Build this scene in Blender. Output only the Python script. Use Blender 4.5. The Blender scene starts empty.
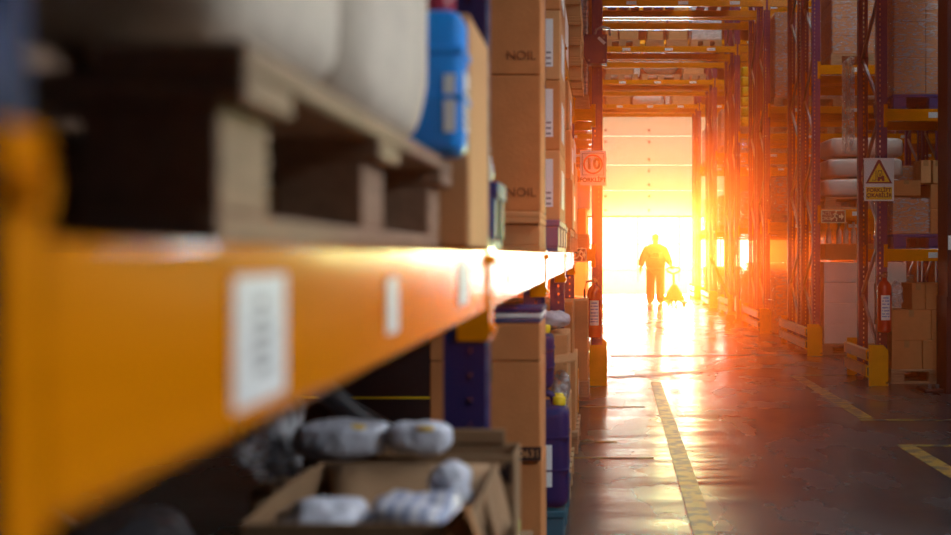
import bpy, bmesh, math, random
from mathutils import Vector, Matrix, noise
R = random.Random(7)
SC = bpy.context.scene
COL = SC.collection
PI = math.pi
EYE = 1.30
def PX(px, d): return (px - 603.0) / 1350.0 * d          # lateral metres of a measured image column at distance d
def PZ(py, d): return EYE - (py - 253.0) / 1350.0 * d    # height of a measured image row at distance d

# ------------------------------------------------------------------ materials
MATS = {}
def _lin(c):
    return tuple((v/12.92 if v <= .04045 else ((v+.055)/1.055)**2.4) for v in c)
def hexc(h):
    h = h.lstrip('#'); return _lin(tuple(int(h[i:i+2], 16)/255 for i in (0, 2, 4)))
class NT:
    def __init__(s, name):
        s.m = bpy.data.materials.new(name); s.m.use_nodes = True
        s.t = s.m.node_tree; s.n = s.t.nodes; s.n.clear()
        s.out = s.n.new('ShaderNodeOutputMaterial')
    def add(s, typ, **kw):
        n = s.n.new('ShaderNode'+typ)
        for k, v in kw.items(): setattr(n, k, v)
        return n
    def link(s, a, b): s.t.links.new(a, b)
def mat(name, col, rough=.5, metal=0., var=.12, scale=6., bump=0., bscale=60., stretch=None, coat=0., spec=None, dirt=None, rvar=0.):
    if name in MATS: return MATS[name]
    g = NT(name); c = hexc(col) if isinstance(col, str) else col
    p = g.add('BsdfPrincipled'); p.inputs['Roughness'].default_value = rough; p.inputs['Metallic'].default_value = metal
    if coat: p.inputs['Coat Weight'].default_value = coat; p.inputs['Coat Roughness'].default_value = .12
    if spec is not None: p.inputs['Specular IOR Level'].default_value = spec
    tc = g.add('TexCoord'); mp = g.add('Mapping'); g.link(tc.outputs['Object'], mp.inputs[0])
    if stretch: mp.inputs['Scale'].default_value = stretch
    nz = g.add('TexNoise'); nz.inputs['Scale'].default_value = scale; nz.inputs['Detail'].default_value = 5
    g.link(mp.outputs[0], nz.inputs['Vector'])
    rp = g.add('ValToRGB'); e = rp.color_ramp.elements
    e[0].position = .3; e[1].position = .7
    e[0].color = (*[max(0, v*(1-var)) for v in c], 1); e[1].color = (*[min(1, v*(1+var)) for v in c], 1)
    g.link(nz.outputs['Fac'], rp.inputs[0])
    colout = rp.outputs[0]
    if dirt:
        n2 = g.add('TexNoise'); n2.inputs['Scale'].default_value = dirt[1]; n2.inputs['Detail'].default_value = 8
        g.link(tc.outputs['Object'], n2.inputs['Vector'])
        r2 = g.add('ValToRGB'); r2.color_ramp.elements[0].position = dirt[2]; r2.color_ramp.elements[1].position = dirt[2]+.08
        g.link(n2.outputs['Fac'], r2.inputs[0])
        mx = g.add('MixRGB'); mx.inputs['Color2'].default_value = (*hexc(dirt[0]), 1)
        g.link(r2.outputs[0], mx.inputs['Fac']); g.link(colout, mx.inputs['Color1']); colout = mx.outputs[0]
    g.link(colout, p.inputs['Base Color'])
    if rvar:
        mr = g.add('MapRange'); mr.inputs[3].default_value = max(.03, rough-rvar); mr.inputs[4].default_value = min(1, rough+rvar)
        g.link(nz.outputs['Fac'], mr.inputs[0]); g.link(mr.outputs[0], p.inputs['Roughness'])
    if bump:
        nb = g.add('TexNoise'); nb.inputs['Scale'].default_value = bscale; nb.inputs['Detail'].default_value = 4
        g.link(mp.outputs[0], nb.inputs['Vector'])
        b = g.add('Bump'); b.inputs['Strength'].default_value = bump; b.inputs['Distance'].default_value = .01
        g.link(nb.outputs['Fac'], b.inputs['Height']); g.link(b.outputs[0], p.inputs['Normal'])
    g.link(p.outputs[0], g.out.inputs['Surface'])
    MATS[name] = g.m; return g.m
M_BLUE = mat('rack_blue_paint', '#08245c', .55, var=.1, spec=.15)
M_ORANGE = mat('beam_orange_paint', (.80, .25, .0), .13, var=.06, scale=3, spec=.15, bump=.05, bscale=9, stretch=(2, 1, 14), rvar=.05)
M_YELLOW = mat('guard_yellow_paint', '#f0a000', .4, var=.1, spec=.2, dirt=('#4a3a20', 9, .66))
M_GALV = mat('galvanised_steel', '#75797f', .5, .5, var=.1)
M_CARD = mat('brown_cardboard', '#c4824f', .8, var=.06, scale=14, bump=.12, bscale=90, spec=.3)
M_CARD2 = mat('tan_cardboard', '#cf9866', .8, var=.06, scale=14, bump=.12, bscale=90, spec=.3)
M_CARD3 = mat('grey_brown_cardboard', '#8f7356', .85, var=.08, scale=10, bump=.2, bscale=70, spec=.3)
M_TAPE = mat('packing_tape', '#a88258', .25, var=.05, spec=.6)
M_WOOD = mat('pale_pallet_wood', '#a58462', .75, var=.25, scale=9, stretch=(1, 9, 9), bump=.2)
M_WOODY = mat('pale_pallet_wood_lengthwise', '#92765f', .75, var=.22, scale=9, stretch=(9, 1, 9), bump=.2)
M_WHITE = mat('white_paper_label', '#eceff2', .6, var=.02)
M_INK = mat('black_ink', '#15151a', .7, var=.02)
M_PLBLUE = mat('blue_plastic', '#123c7c', .6, var=.08, spec=.2)
M_GREYBLUE = mat('grey_blue_plastic', '#44547f', .6, var=.08, spec=.25)
M_TEAL = mat('teal_plastic', '#0d5a70', .6, var=.08)
M_NAVY = mat('navy_plastic', '#07205c', .6, var=.06, spec=.2)
M_CAN = mat('bright_blue_plastic', '#0090f2', .55, var=.05, spec=.25)
M_CAPY = mat('yellow_plastic_cap', '#f2cf1d', .6, var=.04)
M_CAPR = mat('red_plastic_cap', '#a01c3a', .4, var=.04)
M_SACK = mat('cream_woven_sack', '#ddd3c2', .8, var=.08, scale=20, bump=.25, bscale=40)
M_WSACK = mat('white_wrapped_sack', '#d9cfc8', .35, var=.08, scale=8, bump=.5, bscale=22)
M_WHCARD = mat('white_cardboard', '#d8ccc4', .75, var=.05, bump=.08)
M_RED = mat('extinguisher_red', '#b80f12', .25, var=.05, coat=.5)
M_BLACK = mat('black_rubber', '#101012', .55, var=.1)
M_DARK = mat('dark_steel', '#0d1420', .5, .3, var=.15)
M_DARKBLUE = mat('dark_blue_steel_box', '#2b2b52', .45, .2, var=.1)
M_SIGNW = mat('sign_white', '#f2eef0', .45, var=.02)
M_SIGNR = mat('sign_red', '#c8281c', .45, var=.02)
M_SIGNDR = mat('sign_dark_red', '#7a1418', .45, var=.02)
M_SIGNY = mat('sign_yellow', '#f5c814', .45, var=.02)
M_SIGNG = mat('sign_dark_green', '#12351f', .45, var=.04)
M_SIGNPALE = mat('sign_pale_print', '#d8e8c8', .45, var=.02)
M_BAG = mat('white_plastic_bag', '#bcc3d2', .5, var=.16, scale=26, bump=1., bscale=32)
M_YBAG = mat('yellow_sack', '#f0c400', .4, var=.12, scale=10, bump=.4, bscale=20)
M_LIME = mat('lime_green_print', '#a5c71a', .5, var=.03)
M_PRBLUE = mat('print_blue', '#2b72c8', .5, var=.03)
M_WALL = mat('grey_wall_panel', '#3a3836', .7, var=.05, scale=2)
M_CEIL = mat('grey_roof_sheet', '#33312f', .7, var=.05, scale=2)
def translucent_mat(name, col, amt):
    g = NT(name); d = g.add('BsdfPrincipled'); d.inputs['Base Color'].default_value = (*hexc(col), 1); d.inputs['Roughness'].default_value = .5
    t = g.add('BsdfTranslucent'); t.inputs['Color'].default_value = (*hexc(col), 1)
    mx = g.add('MixShader'); mx.inputs[0].default_value = amt; g.link(d.outputs[0], mx.inputs[1]); g.link(t.outputs[0], mx.inputs[2])
    g.link(mx.outputs[0], g.out.inputs['Surface']); return g.m
M_DOOR = translucent_mat('white_translucent_door_panel', '#e8e2da', .6)
M_JACKET = mat('dark_work_jacket', '#2c2a28', .8, var=.15, bump=.3, bscale=30)
M_TROUSER = mat('dark_trousers', '#24262c', .85, var=.15)
M_SKIN = mat('skin', '#b07a5c', .55, var=.05)
M_HAIR = mat('dark_hair', '#1d1713', .7, var=.2)
M_JACKY = mat('jack_red_orange_paint', '#8a4a12', .4, var=.08)
M_JACKD = mat('jack_dark_paint', '#3c2a18', .4, var=.08)
M_YARD = mat('pale_concrete_yard', '#cfc6b8', .8, var=.05, scale=1)
M_LAMPB = mat('lamp_housing', '#c8c8c8', .4, .3)

def stripes_mat(name, ca, cb, scale, axis='X'):
    g = NT(name); p = g.add('BsdfPrincipled'); p.inputs['Roughness'].default_value = .35
    tc = g.add('TexCoord'); w = g.add('TexWave', bands_direction=axis); w.inputs['Scale'].default_value = scale; w.inputs['Distortion'].default_value = 1.2
    w.inputs['Detail Scale'].default_value = .6
    g.link(tc.outputs['Object'], w.inputs['Vector'])
    r = g.add('ValToRGB'); r.color_ramp.elements[0].color = (*hexc(ca), 1); r.color_ramp.elements[1].color = (*hexc(cb), 1)
    r.color_ramp.elements[0].position = .4; r.color_ramp.elements[1].position = .6
    g.link(w.outputs['Fac'], r.inputs[0]); g.link(r.outputs[0], p.inputs['Base Color'])
    nb = g.add('TexNoise'); nb.inputs['Scale'].default_value = 24
    b = g.add('Bump'); b.inputs['Strength'].default_value = .5; b.inputs['Distance'].default_value = .01
    g.link(nb.outputs['Fac'], b.inputs['Height']); g.link(b.outputs[0], p.inputs['Normal'])
    g.link(p.outputs[0], g.out.inputs['Surface']); MATS[name] = g.m; return g.m
M_STRIPE = stripes_mat('white_blue_striped_film', '#d5dae6', '#97a5c6', 13)
M_STACKED = stripes_mat('blue_white_layered_print', '#39438a', '#c9c4cf', 16, 'Z')

def film_mat(name, tint, opac, rough, bump, bscale, stretch=(1, 1, 1)):
    g = NT(name)
    tr = g.add('BsdfTransparent'); p = g.add('BsdfPrincipled')
    p.inputs['Base Color'].default_value = (*hexc(tint), 1); p.inputs['Roughness'].default_value = rough; p.inputs['Specular IOR Level'].default_value = .8
    tc = g.add('TexCoord'); mp = g.add('Mapping'); mp.inputs['Scale'].default_value = stretch; g.link(tc.outputs['Object'], mp.inputs[0])
    nz = g.add('TexNoise'); nz.inputs['Scale'].default_value = bscale; nz.inputs['Detail'].default_value = 6; nz.inputs['Distortion'].default_value = 1.5
    g.link(mp.outputs[0], nz.inputs['Vector'])
    b = g.add('Bump'); b.inputs['Strength'].default_value = bump; b.inputs['Distance'].default_value = .03
    g.link(nz.outputs['Fac'], b.inputs['Height']); g.link(b.outputs[0], p.inputs['Normal'])
    mr = g.add('MapRange'); mr.inputs[1].default_value = .42; mr.inputs[2].default_value = .62
    mr.inputs[3].default_value = opac*.35; mr.inputs[4].default_value = min(1, opac*1.9)
    g.link(nz.outputs['Fac'], mr.inputs[0])
    mx = g.add('MixShader'); g.link(mr.outputs[0], mx.inputs[0]); g.link(tr.outputs[0], mx.inputs[1]); g.link(p.outputs[0], mx.inputs[2])
    g.link(mx.outputs[0], g.out.inputs['Surface']); MATS[name] = g.m; return g.m
M_FILM = film_mat('stretch_film', '#dfe4ec', .24, .18, 1., 15., (.7, .7, 2.4))
M_FILMC = film_mat('clear_crumpled_plastic', '#d5dae2', .45, .15, 1., 16.)

# ------------------------------------------------------------------ object helpers
def wloc(o):
    v = Vector((0, 0, 0))
    while o is not None: v += o.location; o = o.parent
    return v
def obj(name, bm, m, parent=None, smooth=False, local=False):
    me = bpy.data.meshes.new(name)
    if parent is not None and not local: bmesh.ops.translate(bm, verts=bm.verts, vec=-wloc(parent))
    bmesh.ops.recalc_face_normals(bm, faces=bm.faces)
    bm.to_mesh(me); bm.free(); me.materials.append(m)
    if smooth:
        for p in me.polygons: p.use_smooth = True
    o = bpy.data.objects.new(name, me); COL.objects.link(o)
    if parent is not None: o.parent = parent
    return o
def tag(o, label, cat, group=None, kind=None):
    o['label'] = label; o['category'] = cat
    if group: o['group'] = group
    if kind: o['kind'] = kind
    return o
def thing(name, loc, label, cat, group=None, rz=0):
    o = bpy.data.objects.new(name, None); COL.objects.link(o); o.location = loc; o.rotation_euler[2] = rz
    o.empty_display_size = .1
    return tag(o, label, cat, group)
def sub(name, parent, at=(0, 0, 0)):
    o = bpy.data.objects.new(name, None); COL.objects.link(o); o.parent = parent; o.location = at; return o
def copy_tree(o, parent=None, loc=None):
    c = o.copy(); COL.objects.link(c); c.parent = parent
    if loc is not None: c.location = loc
    for ch in list(o.children): copy_tree(ch, c)
    return c
def struct(name, bm, m, smooth=False, parent=None):
    o = obj(name, bm, m, parent, smooth)
    if parent is None: o['kind'] = 'structure'
    return o
def B(): return bmesh.new()
def bx(bm, x0, x1, y0, y1, z0, z1, bev=0., seg=1):
    vs = [bm.verts.new((x, y, z)) for x in (x0, x1) for y in (y0, y1) for z in (z0, z1)]
    a, b, c, d, e, f, g, h = vs
    fs = [bm.faces.new(q) for q in ((a, b, d, c), (e, g, h, f), (a, e, f, b), (c, d, h, g), (a, c, g, e), (b, f, h, d))]
    if bev > 0:
        es = list({ed for fc in fs for ed in fc.edges})
        bmesh.ops.bevel(bm, geom=es, offset=bev, segments=seg, affect='EDGES', profile=.5)
    return bm
def prism(bm, poly, axis, a0, a1):
    """extrude a 2-D polygon: axis x -> (y,z), y -> (x,z), z -> (x,y)"""
    def P(u, v, a): return {'x': (a, u, v), 'y': (u, a, v), 'z': (u, v, a)}[axis]
    r0 = [bm.verts.new(P(u, v, a0)) for u, v in poly]; r1 = [bm.verts.new(P(u, v, a1)) for u, v in poly]
    n = len(poly); bm.faces.new(r0); bm.faces.new(r1[::-1])
    for i in range(n): bm.faces.new((r0[i], r0[(i+1) % n], r1[(i+1) % n], r1[i]))
    return bm
def ring(c, t, r, n, up=Vector((0, 0, 1))):
    t = t.normalized()
    if abs(t.dot(up)) > .95: up = Vector((1, 0, 0))
    a = t.cross(up).normalized(); b = t.cross(a)
    return [c + a*(r*math.cos(2*PI*k/n)) + b*(r*math.sin(2*PI*k/n)) for k in range(n)]
def tube(bm, pts, r, n=8, cap=True):
    pts = [Vector(p) for p in pts]; rs = r if isinstance(r, (list, tuple)) else [r]*len(pts); prev = None
    for i, p in enumerate(pts):
        t = (pts[min(i+1, len(pts)-1)] - pts[max(i-1, 0)])
        vs = [bm.verts.new(q) for q in ring(p, t, rs[i], n)]
        if prev:
            for k in range(n): bm.faces.new((prev[k], prev[(k+1) % n], vs[(k+1) % n], vs[k]))
        elif cap: bm.faces.new(vs[::-1])
        prev = vs
    if cap: bm.faces.new(prev)
    return bm
def lathe(bm, prof, c=(0, 0, 0), n=24):
    prev = None; c = Vector(c)
    for r, z in prof:
        vs = [bm.verts.new(c + Vector((r*math.cos(2*PI*k/n), r*math.sin(2*PI*k/n), z))) for k in range(n)]
        if prev:
            for k in range(n): bm.faces.new((prev[k], prev[(k+1) % n], vs[(k+1) % n], vs[k]))
        else: bm.faces.new(vs[::-1])
        prev = vs
    bm.faces.new(prev); return bm
def blob(bm, c, s, e=3.5, nu=20, nv=12, amp=.0, fr=4., seed=0, flat=0.):
    """soft pillow: superellipsoid with wrinkled surface"""
    def sg(v, p): return math.copysign(abs(v)**p, v)
    c = Vector(c); p = 2./e; rows = []
    off = Vector((seed*3.1, seed*1.7, seed*.9))
    for j in range(nv+1):
        ph = -PI/2 + PI*j/nv; row = []
        for i in range(nu):
            th = 2*PI*i/nu
            v = Vector((s[0]*sg(math.cos(ph), p)*sg(math.cos(th), p), s[1]*sg(math.cos(ph), p)*sg(math.sin(th), p), s[2]*sg(math.sin(ph), p)))
            if amp: v += v.normalized()*(noise.noise(v*fr + off)*amp + noise.noise(v*fr*2.7 + off)*amp*.5)
            if flat and v.z < -s[2]*(1-flat): v.z = -s[2]*(1-flat)
            row.append(bm.verts.new(c + v))
        rows.append(row)
    for j in range(nv):
        for i in range(nu):
            try: bm.faces.new((rows[j][i], rows[j][(i+1) % nu], rows[j+1][(i+1) % nu], rows[j+1][i]))
            except ValueError: pass
    bmesh.ops.remove_doubles(bm, verts=bm.verts, dist=1e-5)
    return bm
def text_bm(s, size, center, facing='-y', extrude=.0008, font_scale_x=1., bold=0.):
    cu = bpy.data.curves.new('t', 'FONT'); cu.body = s; cu.size = size; cu.align_x = 'CENTER'; cu.align_y = 'CENTER'; cu.extrude = extrude; cu.offset = bold
    cu.resolution_u = 3
    t = bpy.data.objects.new('t', cu); COL.objects.link(t)
    bpy.context.view_layer.update()
    me = bpy.data.meshes.new_from_object(t.evaluated_get(bpy.context.evaluated_depsgraph_get()))
    bm = bmesh.new(); bm.from_mesh(me)
    bpy.data.objects.remove(t); bpy.data.meshes.remove(me); bpy.data.curves.remove(cu)
    for v in bm.verts:
        x, y, z = v.co.x*font_scale_x, v.co.y, v.co.z
        if facing == '-y': v.co = Vector((x, -z, y))
        elif facing == '+x': v.co = Vector((z, x, y))
        v.co += Vector(center)
    return bm
def label_y(parent, x0, x1, y, z0, z1, name='paper_label', m=None):   # sticker on a face that looks towards -y
    return obj(name, bx(B(), x0, x1, y-.002, y, z0, z1), m or M_WHITE, parent)
def label_x(parent, x, y0, y1, z0, z1, name='paper_label', m=None):   # sticker on a face that looks towards +x
    return obj(name, bx(B(), x, x+.002, y0, y1, z0, z1), m or M_WHITE, parent)

# ------------------------------------------------------------------ cartons, pallets, loads
def carton(label, x0, x1, y0, y1, z0, z1, m=None, tape=True, group=None, name='carton', seams=True):
    t = thing(name, ((x0+x1)/2, (y0+y1)/2, z0), label, 'box', group)
    bm = bx(B(), x0, x1, y0, y1, z0, z1, .006, 2)
    obj('box_body', bm, m or M_CARD, t)
    if tape:
        xc = (x0+x1)/2; h = min(.07, (z1-z0)*.25)
        bm = B(); bx(bm, xc-.025, xc+.025, y0-.0012, y1+.0012, z1-.001, z1+.0012); bx(bm, xc-.025, xc+.025, y0-.0012, y0, z1-h, z1+.001)
        obj('tape_strip', bm, M_TAPE, t)
    return t
def pallet_parts(t, x0, x1, y0, y1, z0, along='x', m=None):
    """EUR style pallet, deck boards run along the given axis"""
    m = m or M_WOOD; h = .144
    def bb(bm, a0, a1, b0, b1, c0, c1):   # a along boards
        return bx(bm, a0, a1, b0, b1, c0, c1, .003) if along == 'x' else bx(bm, b0, b1, a0, a1, c0, c1, .003)
    A0, A1, C0, C1 = (x0, x1, y0, y1) if along == 'x' else (y0, y1, x0, x1)
    bm = B(); n = 5; w = (C1-C0-.16)/n
    wb = (C1-C0)*.15
    for i in range(n):
        c = C0 + wb/2 + (C1-C0-wb)*i/(n-1); bb(bm, A0, A1, c-wb/2, c+wb/2, z0+h-.022, z0+h)
    obj('deck_boards', bm, m, t)
    for a in (A0, (A0+A1)/2-.07, A1-.14): obj('cross_board', bb(B(), a, a+.14, C0, C1, z0+h-.044, z0+h-.022), m, t)
    for i in range(3):
        c = C0 + .07 + (C1-C0-.14)*i/2
        for a in (A0, (A0+A1)/2-.07, A1-.14):
            obj('block', bb(B(), a+.002, a+.138, c-.05, c+.05, z0+.022, z0+h-.044), m, t)
        obj('bottom_board', bb(B(), A0, A1, c-.05, c+.05, z0, z0+.022), m, t)
def pallet(label, x0, x1, y0, y1, z0, along='x', m=None, group=None):
    t = thing('wooden_pallet', ((x0+x1)/2, (y0+y1)/2, z0), label, 'pallet', group); pallet_parts(t, x0, x1, y0, y1, z0, along, m); return t
def plastic_pallet(label, x0, x1, y0, y1, z0, m=None, group=None, h=.144):
    t = thing('plastic_pallet', ((x0+x1)/2, (y0+y1)/2, z0), label, 'pallet', group); m = m or M_PLBLUE
    bm = B(); bx(bm, x0, x1, y0, y1, z0+h-.03, z0+h, .004)
    n = 9
    for i in range(n): 
        y = y0 + .03 + (y1-y0-.06)*i/(n-1); bx(bm, x0-.001, x1+.001, y-.012, y+.012, z0+h-.034, z0+h)
    obj('deck', bm, m, t)
    for i in range(3):
        for j in range(3):
            x = x0+.07+(x1-x0-.14)*i/2; y = y0+.07+(y1-y0-.14)*j/2
            obj('foot', bx(B(), x-.065, x+.065, y-.065, y+.065, z0+.02, z0+h-.03, .006), m, t)
    for i in range(3):
        x = x0+.07+(x1-x0-.14)*i/2; obj('runner', bx(B(), x-.06, x+.06, y0, y1, z0, z0+.02), m, t)
    return t
def lite_pallet(label, x0, x1, y0, y1, z0, m=None, group=None):   # far ones: one mesh
    bm = B(); h = .144
    bx(bm, x0, x1, y0, y1, z0+h-.03, z0+h)
    for i in range(3):
        for j in range(3):
            x = x0+.07+(x1-x0-.14)*i/2; y = y0+.07+(y1-y0-.14)*j/2; bx(bm, x-.07, x+.07, y-.07, y+.07, z0+.022, z0+h-.03)
    for i in range(3):
        x = x0+.07+(x1-x0-.14)*i/2; bx(bm, x-.07, x+.07, y0, y1, z0, z0+.022)
    o = obj('wooden_pallet', bm, m or M_WOOD); tag(o, label, 'pallet', group); return o
def film_sleeve(bm, x0, x1, y0, y1, z0, z1, amp=.02, seed=0, nx=14, nz=16):
    """wrinkled wrap closed over the top"""
    c = Vector(((x0+x1)/2, (y0+y1)/2, 0)); per = []
    for i in range(nx): per.append((x0+(x1-x0)*i/nx, y0))
    for i in range(nx): per.append((x1, y0+(y1-y0)*i/nx))
    for i in range(nx): per.append((x1-(x1-x0)*i/nx, y1))
    for i in range(nx): per.append((x0, y1-(y1-y0)*i/nx))
    prev = None
    for j in range(nz+1):
        z = z0+(z1-z0)*j/nz; row = []
        for (x, y) in per:
            v = Vector((x, y, z)); d = (v-c); d.z = 0; d.normalize()
            k = noise.noise(Vector((x*2.3, y*2.3, z*7)) + Vector((seed, seed, seed)))
            v += d*(amp*.6 + amp*.5*k); row.append(bm.verts.new(v))
        if prev:
            for k in range(len(per)): bm.faces.new((prev[k], prev[(k+1) % len(per)], row[(k+1) % len(per)], row[k]))
        prev = row
    ct = bm.verts.new((c.x, c.y, z1+.01))
    for k in range(len(per)): bm.faces.new((prev[k], prev[(k+1) % len(per)], ct))
    return bm
def load(label, x0, x1, y0, y1, z0, z1, nx, ny, nz, m=None, film=True, group=None, gap=.006, name='wrapped_load', seed=1, only_front=False, cat='load'):
    t = thing(name, ((x0+x1)/2, (y0+y1)/2, z0), label, cat, group); m = m or M_CARD
    dx, dy, dz = (x1-x0)/nx, (y1-y0)/ny, (z1-z0)/nz; rr = random.Random(seed)
    for k in range(nz):
        for i in range(nx):
            for j in range(ny):
                if 0 < i < nx-1 and 0 < j < ny-1 and k < nz-1: continue
                a = rr.uniform(0, gap); b = rr.uniform(0, gap)
                obj('carton', bx(B(), x0+i*dx+gap/2, x0+(i+1)*dx-gap/2, y0+j*dy+a, y0+(j+1)*dy-gap/2, z0+k*dz, z0+(k+1)*dz-.002, .005), m, t)
    if film: obj('stretch_film', film_sleeve(B(), x0, x1, y0, y1, z0+.002, z1+.012, .02, seed), M_FILM, t, True)
    return t
def lite_box(label, x0, x1, y0, y1, z0, z1, m=None, group=None, name='carton', cat='box', tape=True):
    bm = bx(B(), x0, x1, y0, y1, z0, z1, .01); o = obj(name, bm, m or M_CARD); tag(o, label, cat, group); return o
def sack(label, x0, x1, y0, y1, z0, z1, m, seed=0, group=None, amp=.012, e=4.5, name='sack', ret=False):
    bm = blob(B(), ((x0+x1)/2, (y0+y1)/2, (z0+z1)/2), ((x1-x0)/2, (y1-y0)/2, (z1-z0)/2), e, 36, 16, amp, 7., seed, .04)
    lo = min(v.co.z for v in bm.verts)
    for v in bm.verts:
        v.co.z += z0-lo
    o = obj(name, bm, m, None, True); tag(o, label, 'sack', group); return o

# ------------------------------------------------------------------ pallet racking
PW = .1
_post = {}
def post_mesh(h, front):
    key = (round(h, 2), front)
    if key in _post: return _post[key]
    bm = B()
    mp = {'-y': lambda u, v, z: (u, v, z), '+y': lambda u, v, z: (u, -v, z), '+x': lambda u, v, z: (-v, u, z), '-x': lambda u, v, z: (v, u, z)}[front]
    def q(f, a0, a1, z0, z1):
        bm.faces.new([bm.verts.new(mp(*f(a, z))) for a, z in ((a0, z0), (a1, z0), (a1, z1), (a0, z1))])
    def face(f, br, hole, z0, z1, h0, h1):
        for i in range(len(br)-1):
            if i in hole:
                z = z0
                while z + .05 <= z1:
                    q(f, br[i], br[i+1], z+h1-.05, z+h0); z += .05
            else: q(f, br[i], br[i+1], z0-.02, z1)
    w = PW/2
    face(lambda a, z: (a, 0, z), [-w, -.027, -.015, .015, .027, w], (1, 3), .02, h, .014, .036)
    for s in (-1, 1):
        face(lambda a, z, s=s: (s*w, a, z), [0, .03, .042, .085], (1,), .02, h, .018, .034)
        q(lambda a, z, s=s: (s*a, .085, z), w-.022, w, 0, h)
    bmesh.ops.recalc_face_normals(bm, faces=bm.faces)
    me = bpy.data.meshes.new('post'); bm.to_mesh(me); bm.free(); me.materials.append(M_BLUE)
    _post[key] = me; return me
def link_mesh(name, me, parent, loc):
    o = bpy.data.objects.new(name, me); COL.objects.link(o); o.parent = parent; o.location = loc; return o
_foot = {}
def foot_mesh():
    if 'f' not in _foot:
        bm = B(); bx(bm, -.07, .07, -.07, .07, 0, .008, .002)
        for sx in (-1, 1): tube(bm, [(sx*.058, -.055, .006), (sx*.058, -.055, .02)], .009, 6)
        me = bpy.data.meshes.new('foot_plate'); bm.to_mesh(me); bm.free(); me.materials.append(M_GALV); _foot['f'] = me
    return _foot['f']
_brace = {}
def brace_mesh(h, depth, axis):
    key = (round(h, 2), round(depth, 2), axis)
    if key in _brace: return _brace[key]
    bm = B(); z = .25; s = 0; d0, d1 = .05, depth-.05
    def P(a, z): return (0, a, z) if axis == 'y' else (-a, 0, z)
    def bar(p, q):
        p, q = Vector(p), Vector(q); t = (q-p).normalized(); n = Vector((1, 0, 0)) if axis == 'y' else Vector((0, 1, 0)); b = t.cross(n)
        vs = [bm.verts.new(c + n*(sx*.014) + b*(sz*.02)) for c in (p, q) for sx, sz in ((-1, -1), (1, -1), (1, 1), (-1, 1))]
        for i in range(4): bm.faces.new((vs[i], vs[(i+1) % 4], vs[4+(i+1) % 4], vs[4+i]))
        bm.faces.new(vs[:4]); bm.faces.new(vs[4:])
    bar(P(d0, z), P(d1, z))
    while z + .62 < h - .1:
        a, b = (d0, d1) if s == 0 else (d1, d0)
        bar(P(a, z+.02), P(b, z+.6)); z += .62; s = 1-s
    bar(P(d0, z), P(d1, z))
    bmesh.ops.recalc_face_normals(bm, faces=bm.faces)
    me = bpy.data.meshes.new('bracing'); bm.to_mesh(me); bm.free(); me.materials.append(M_GALV); _brace[key] = me; return me
_beam = {}
BH = .12
def beam_mesh(L, front):
    """box section with a stepped upper lip; local origin at its start, on the front face plane, top at z=0"""
    key = (round(L, 3), front)
    if key in _beam: return _beam[key]
    bm = B(); prof = [(0, -.115), (.003, -BH), (.047, -BH), (.05, -.117), (.05, -.028), (.036, -.026), (.034, -.002), (.031, 0), (.003, 0), (0, -.004)]
    if front == '-y': prism(bm, [(v, z) for v, z in prof], 'x', 0, L)
    elif front == '+y': prism(bm, [(-v, z) for v, z in prof], 'x', 0, L)
    elif front == '+x': prism(bm, [(-v, z) for v, z in prof], 'y', 0, L)
    else: prism(bm, [(v, z) for v, z in prof], 'y', 0, L)
    bmesh.ops.recalc_face_normals(bm, faces=bm.faces)
    me = bpy.data.meshes.new('beam'); bm.to_mesh(me); bm.free(); me.materials.append(M_ORANGE); _beam[key] = me; return me
_conn = {}
def conn_mesh(front, end, tall=True):
    key = (front, end, tall)
    if key in _conn: return _conn[key]
    bm = B()
    # local: u along the beam away from the post edge (0..), v into the rack, z relative to beam top; wraps the post front and the beam end
    parts = [(-.035, .004, -.004, .0, -.18, .045), (.0, .006, -.004, .06, -.18, .045)]
    for u0, u1, v0, v1, z0, z1 in parts:
        if end: u0, u1 = -u1, -u0
        if not tall: z1 = .004
        if front == '-y': bx(bm, u0, u1, v0, v1, z0, z1)
        elif front == '+y': bx(bm, u0, u1, -v1, -v0, z0, z1)
        elif front == '+x': bx(bm, -v1, -v0, u0, u1, z0, z1)
        else: bx(bm, v0, v1, u0, u1, z0, z1)
    for zz in (.02 if tall else -.02, -.16):      # bolt heads
        u = -.018*(-1 if end else 1)
        p = {'-y': ((u, -.004, zz), (u, -.012, zz)), '+y': ((u, .004, zz), (u, .012, zz)), '+x': ((.004, u, zz), (.012, u, zz)), '-x': ((-.004, u, zz), (-.012, u, zz))}[front]
        tube(bm, p, .009, 8)
    bmesh.ops.recalc_face_normals(bm, faces=bm.faces)
    me = bpy.data.meshes.new('connector'); bm.to_mesh(me); bm.free(); me.materials.append(M_ORANGE); _conn[key] = me; return me
def beam(root, front, p, L, stickers=(), tall=(True, True)):
    """p: start point on the rack front plane, at the post edge, z = beam top (root-local)"""
    b = link_mesh('beam', beam_mesh(L, front), root, p)
    ax = Vector((1, 0, 0)) if front[1] == 'y' else Vector((0, 1, 0))
    link_mesh('connector', conn_mesh(front, 0, tall[0]), b, (0, 0, 0)); link_mesh('connector', conn_mesh(front, 1, tall[1]), b, ax*L)
    for (a, w, h, zc) in stickers:
        bm = B()
        if front == '-y': bx(bm, a-w/2, a+w/2, -.0015, 0, zc-h/2, zc+h/2)
        else: bx(bm, 0, .0015, a-w/2, a+w/2, zc-h/2, zc+h/2)
        obj('paper_label', bm, M_WHITE, b, local=True)
    return b
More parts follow.
